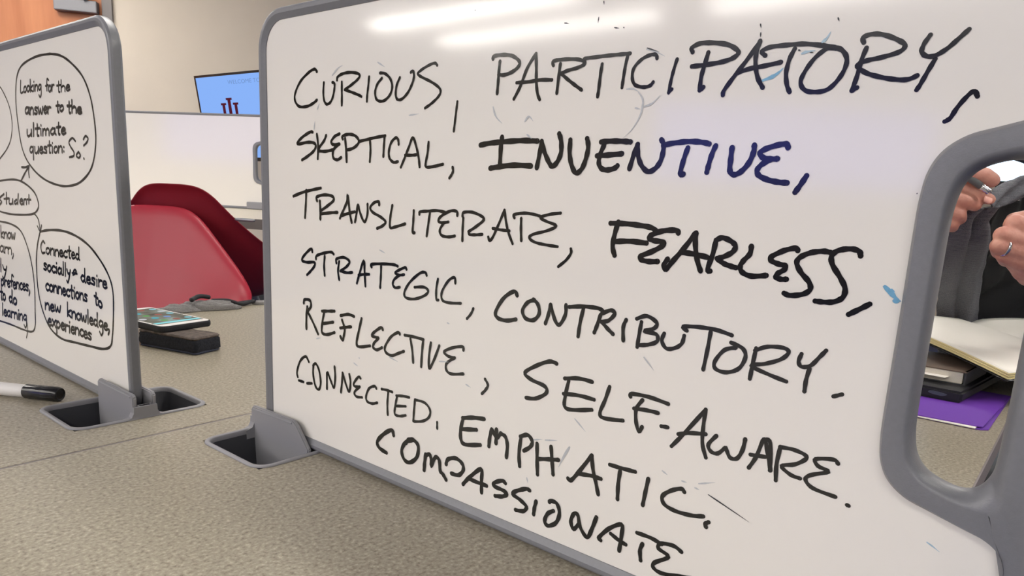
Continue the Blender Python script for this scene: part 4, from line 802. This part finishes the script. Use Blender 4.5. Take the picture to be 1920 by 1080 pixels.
def nail(c, a, nrm, w_, l_):
    bm = bmesh.new(); b = nrm.cross(a).normalized(); rows = []
    for i in range(5):
        x = -1+i/2
        rows.append([c + a*(l_*math.cos(PI*.5*k/3*0)+0)*0 + a*(l_*(k/3-1)*math.sqrt(max(.15, 1-x*x*.6))) + b*(w_*x) + nrm*(.0012-.0022*x*x) for k in range(7)])
    grid(bm, rows); o = finish('fingernail', bm, mat('nail', (226, 170, 156), .25), pr, True, recalc=False); o.modifiers.new('t', 'SOLIDIFY').thickness = .0006
nail(D(1853, 373.5, 1.0485), (RT*.9-UP*.45).normalized(), (-fwd+UP*.1).normalized(), .0058, .0068)
# ring
bm = bmesh.new(); a_, b_ = D(1922, 476, 1.01), D(1872, 461, 1.008); ax = (b_-a_).normalized(); c = a_.lerp(b_, .80); e = ax.cross(Vector((0, 0, 1))).normalized(); g = ax.cross(e)
rows = [[c+ax*o_+(e*math.cos(2*PI*k/32)+g*math.sin(2*PI*k/32))*r_ for k in range(32)] for o_, r_ in ((-.002, .0130), (-.0018, .0137), (.0018, .0134), (.002, .0126))]
grid(bm, rows, closed_u=True, closed_v=True); finish('finger_ring', bm, M['chrome'], pr, True, label='silver ring')
# shirt
shirt = [([Bp(-.085, 0, -.18), Bp(-.075, 0, .0), Bp(-.085, 0, .22), Bp(-.125, 0, .35)], [.142, .130, .135, .062]), ([Bp(.085, 0, -.18), Bp(.075, 0, .0), Bp(.085, 0, .22), Bp(.125, 0, .35)], [.142, .130, .135, .062]),
         ([Bp(-.17, 0, .34), Bp(0, 0, .355), Bp(.17, 0, .34)], [.060, .066, .060]), ([Bp(0, -.03, -.15), Bp(0, -.03, .25)], [.13, .12]), ([Bp(0, .005, .37), Bp(0, 0, .40)], [.062, .060])]
me = blob_mesh(shirt, .008, 6); bm = bmesh.new(); bm.from_mesh(me)
for v in bm.verts: v.co += noise.noise_vector(v.co*14)*.006
finish('shirt', bm, M['shirt'], pr, True, recalc=False, label='black shirt')
# trousers
me = blob_mesh([([Bp(-.09, 0, -.27), Bp(-.115, -.40, -.27), Bp(-.12, -.42, -.70)], [.115, .078, .062]), ([Bp(.09, 0, -.27), Bp(.115, -.40, -.27), Bp(.12, -.42, -.70)], [.115, .078, .062]), ([Bp(-.1, .02, -.22), Bp(.1, .02, -.22)], [.13, .13])], .01, 5)
bm = bmesh.new(); bm.from_mesh(me); finish('trousers', bm, mat('dark_trousers', (34, 36, 44), .9), pr, True, recalc=False)
# jacket sleeves and body
slv = [([Bp(-.18, 0, .335), elA, D(1640, 470, 1.22)], [.066, .056, .044]), ([Bp(.18, 0, .335), elB, D(2050, 590, 1.14)], [.066, .056, .045])]
me = blob_mesh(slv, .008, 5); bm = bmesh.new(); bm.from_mesh(me)
for v in bm.verts: v.co += noise.noise_vector(v.co*18)*.007
# jacket back and sides: an open shell round the torso
rows = []
for i in range(14):
    z = -.16+(.50)*i/13; row = []
    fl = 1 if z < .27 else 1-(z-.27)*1.5
    for k in range(33):
        a = math.radians(-35+215*k/32); v = Bp(.235*math.cos(a)*fl, .185*math.sin(a)*fl, z+.03*(1-abs(math.cos(a)))*(z > .28)); v += noise.noise_vector(v*12)*.008; row.append(v)
    rows.append(row)
grid(bm, rows); o = finish('jacket', bm, M['jacket'], pr, True, recalc=False, label='grey woven jacket'); o.modifiers.new('t', 'SOLIDIFY').thickness = .004
# the front panel pulled forward by the pen hand, with folds
L_ = [((1802, 392), 1.078), ((1790, 412), 1.09), ((1776, 455), 1.14), ((1765, 520), 1.28), ((1757, 575), 1.40), ((1757, 640), 1.44), ((1765, 720), 1.46)]
R_ = [((1872, 384), 1.082), ((1862, 402), 1.10), ((1853, 418), 1.12), ((1857, 442), 1.15), ((1855, 462), 1.20), ((1847, 487), 1.26), ((1838, 532), 1.35), ((1830, 590), 1.42), ((1828, 640), 1.45), ((1835, 720), 1.47)]
Lp = cat_rom([D(*q, d) for q, d in L_], 8); Rp = cat_rom([D(*q, d) for q, d in R_], 8)
def samp(P, f): x = f*(len(P)-1); i = min(int(x), len(P)-2); return P[i].lerp(P[i+1], x-i)
bm = bmesh.new(); rows = []
for i in range(50):
    f = i/49; row = []
    for k in range(28):
        g = k/27; v = samp(Lp, f).lerp(samp(Rp, f), g); fold = -.017*math.sin(PI*g)*(.4+f) + .016*math.exp(-((g-.5-.08*math.sin(f*5))/.15)**2)*min(1, f*4) + .007*math.sin(g*13+f*4)*(1-f)*.9
        v += bk*fold*1.0 + noise.noise_vector(v*30)*.003; row.append(v)
    rows.append(row)
grid(bm, rows)
T_ = cat_rom([D(1848, 366, 1.072), D(1866, 352, 1.085), D(1893, 338, 1.11), D(1925, 325, 1.15), D(1965, 300, 1.24), D(2010, 262, 1.37)], 8); Bt = cat_rom([D(1850, 404, 1.085), D(1873, 388, 1.095), D(1893, 381, 1.12), D(1925, 370, 1.16), D(1975, 350, 1.26), D(2025, 330, 1.39)], 8)
rows = []
for i in range(40):
    f = i/39; row = []
    for k in range(14):
        g = k/13; v = samp(T_, f).lerp(samp(Bt, f), g); v += bk*(-.010*math.sin(PI*g)+.005*math.sin(g*9+f*8)) + noise.noise_vector(v*35)*.003; row.append(v)
    rows.append(row)
grid(bm, rows)
o = finish('jacket_front', bm, M['jacket'], pr, True, recalc=False, label='pulled front edge of the grey jacket'); o.modifiers.new('t', 'SOLIDIFY').thickness = .003
attach(pr)
# black lining of the jacket, stretched between the lapel and the body
bm = bmesh.new(); rows = []
Ll = cat_rom([D(1866, 392, 1.12), D(1850, 430, 1.16), D(1850, 480, 1.28), D(1834, 540, 1.38), D(1826, 600, 1.45), D(1826, 700, 1.49)], 6)
Rl = cat_rom([D(2060, 318, 1.50), D(2060, 400, 1.50), D(2060, 480, 1.50), D(2060, 540, 1.50), D(2060, 600, 1.50), D(2060, 700, 1.51)], 6)
for i in range(30):
    f = i/29; rows.append([samp(Ll, f).lerp(samp(Rl, f), k/23) + bk*(.03*math.sin(PI*k/23)) + noise.noise_vector(samp(Ll, f).lerp(samp(Rl, f), k/23)*16)*.012 for k in range(24)])
grid(bm, rows); o = finish('jacket_lining', bm, M['shirt'], pr, True, recalc=False, label='black lining of the held open jacket'); o.modifiers.new('t', 'SOLIDIFY').thickness = .002; attach(pr)
# pen held in the hand
t = thing('pen', 'grey pen with silver tip held in the hand behind the handle', 'pen', None, tuple(D(1835, 345, 1.03)))
p0 = D(1775, 305, 1.052); p1 = D(1857, 361, 1.036); d = (p1-p0).normalized(); L = (p1-p0).length
bm = bmesh.new(); lathe(bm, p0, d, [(-.05, .003), (-.048, .0050), (L-.016, .0052), (L-.0155, .0045)]); finish('barrel', bm, M['pen'], t, True)
bm = bmesh.new(); lathe(bm, p0, d, [(L-.0155, .0046), (L-.013, .0058), (L-.0105, .0046), (L-.008, .0058), (L-.0055, .0046), (L-.003, .0056), (L, .0036), (L+.001, .0015)]); finish('silver_tip', bm, M['chrome'], t, True, label='ribbed silver tip'); attach(t)
# stool under the person
t = thing('stool', 'seat behind the handle under the person in grey', 'stool', None, (Bp(0, 0, 0).x, Bp(0, 0, 0).y, FLOOR_Z))
q = Bp(0, .04, FLOOR_Z-.12)
bm = bmesh.new(); tube(bm, [q+Vector((0, 0, .24)), q+Vector((0, 0, .27)), q+Vector((0, 0, .295))], [.19, .20, .18], 32); finish('seat', bm, M['blind'], t, True)
bm = bmesh.new(); tube(bm, [q+Vector((0, 0, .03)), q+Vector((0, 0, .235))], .025, 12); tube(bm, [q, q+Vector((0, 0, .03))], .21, 32); finish('pedestal', bm, M['metal'], t, True); attach(t)
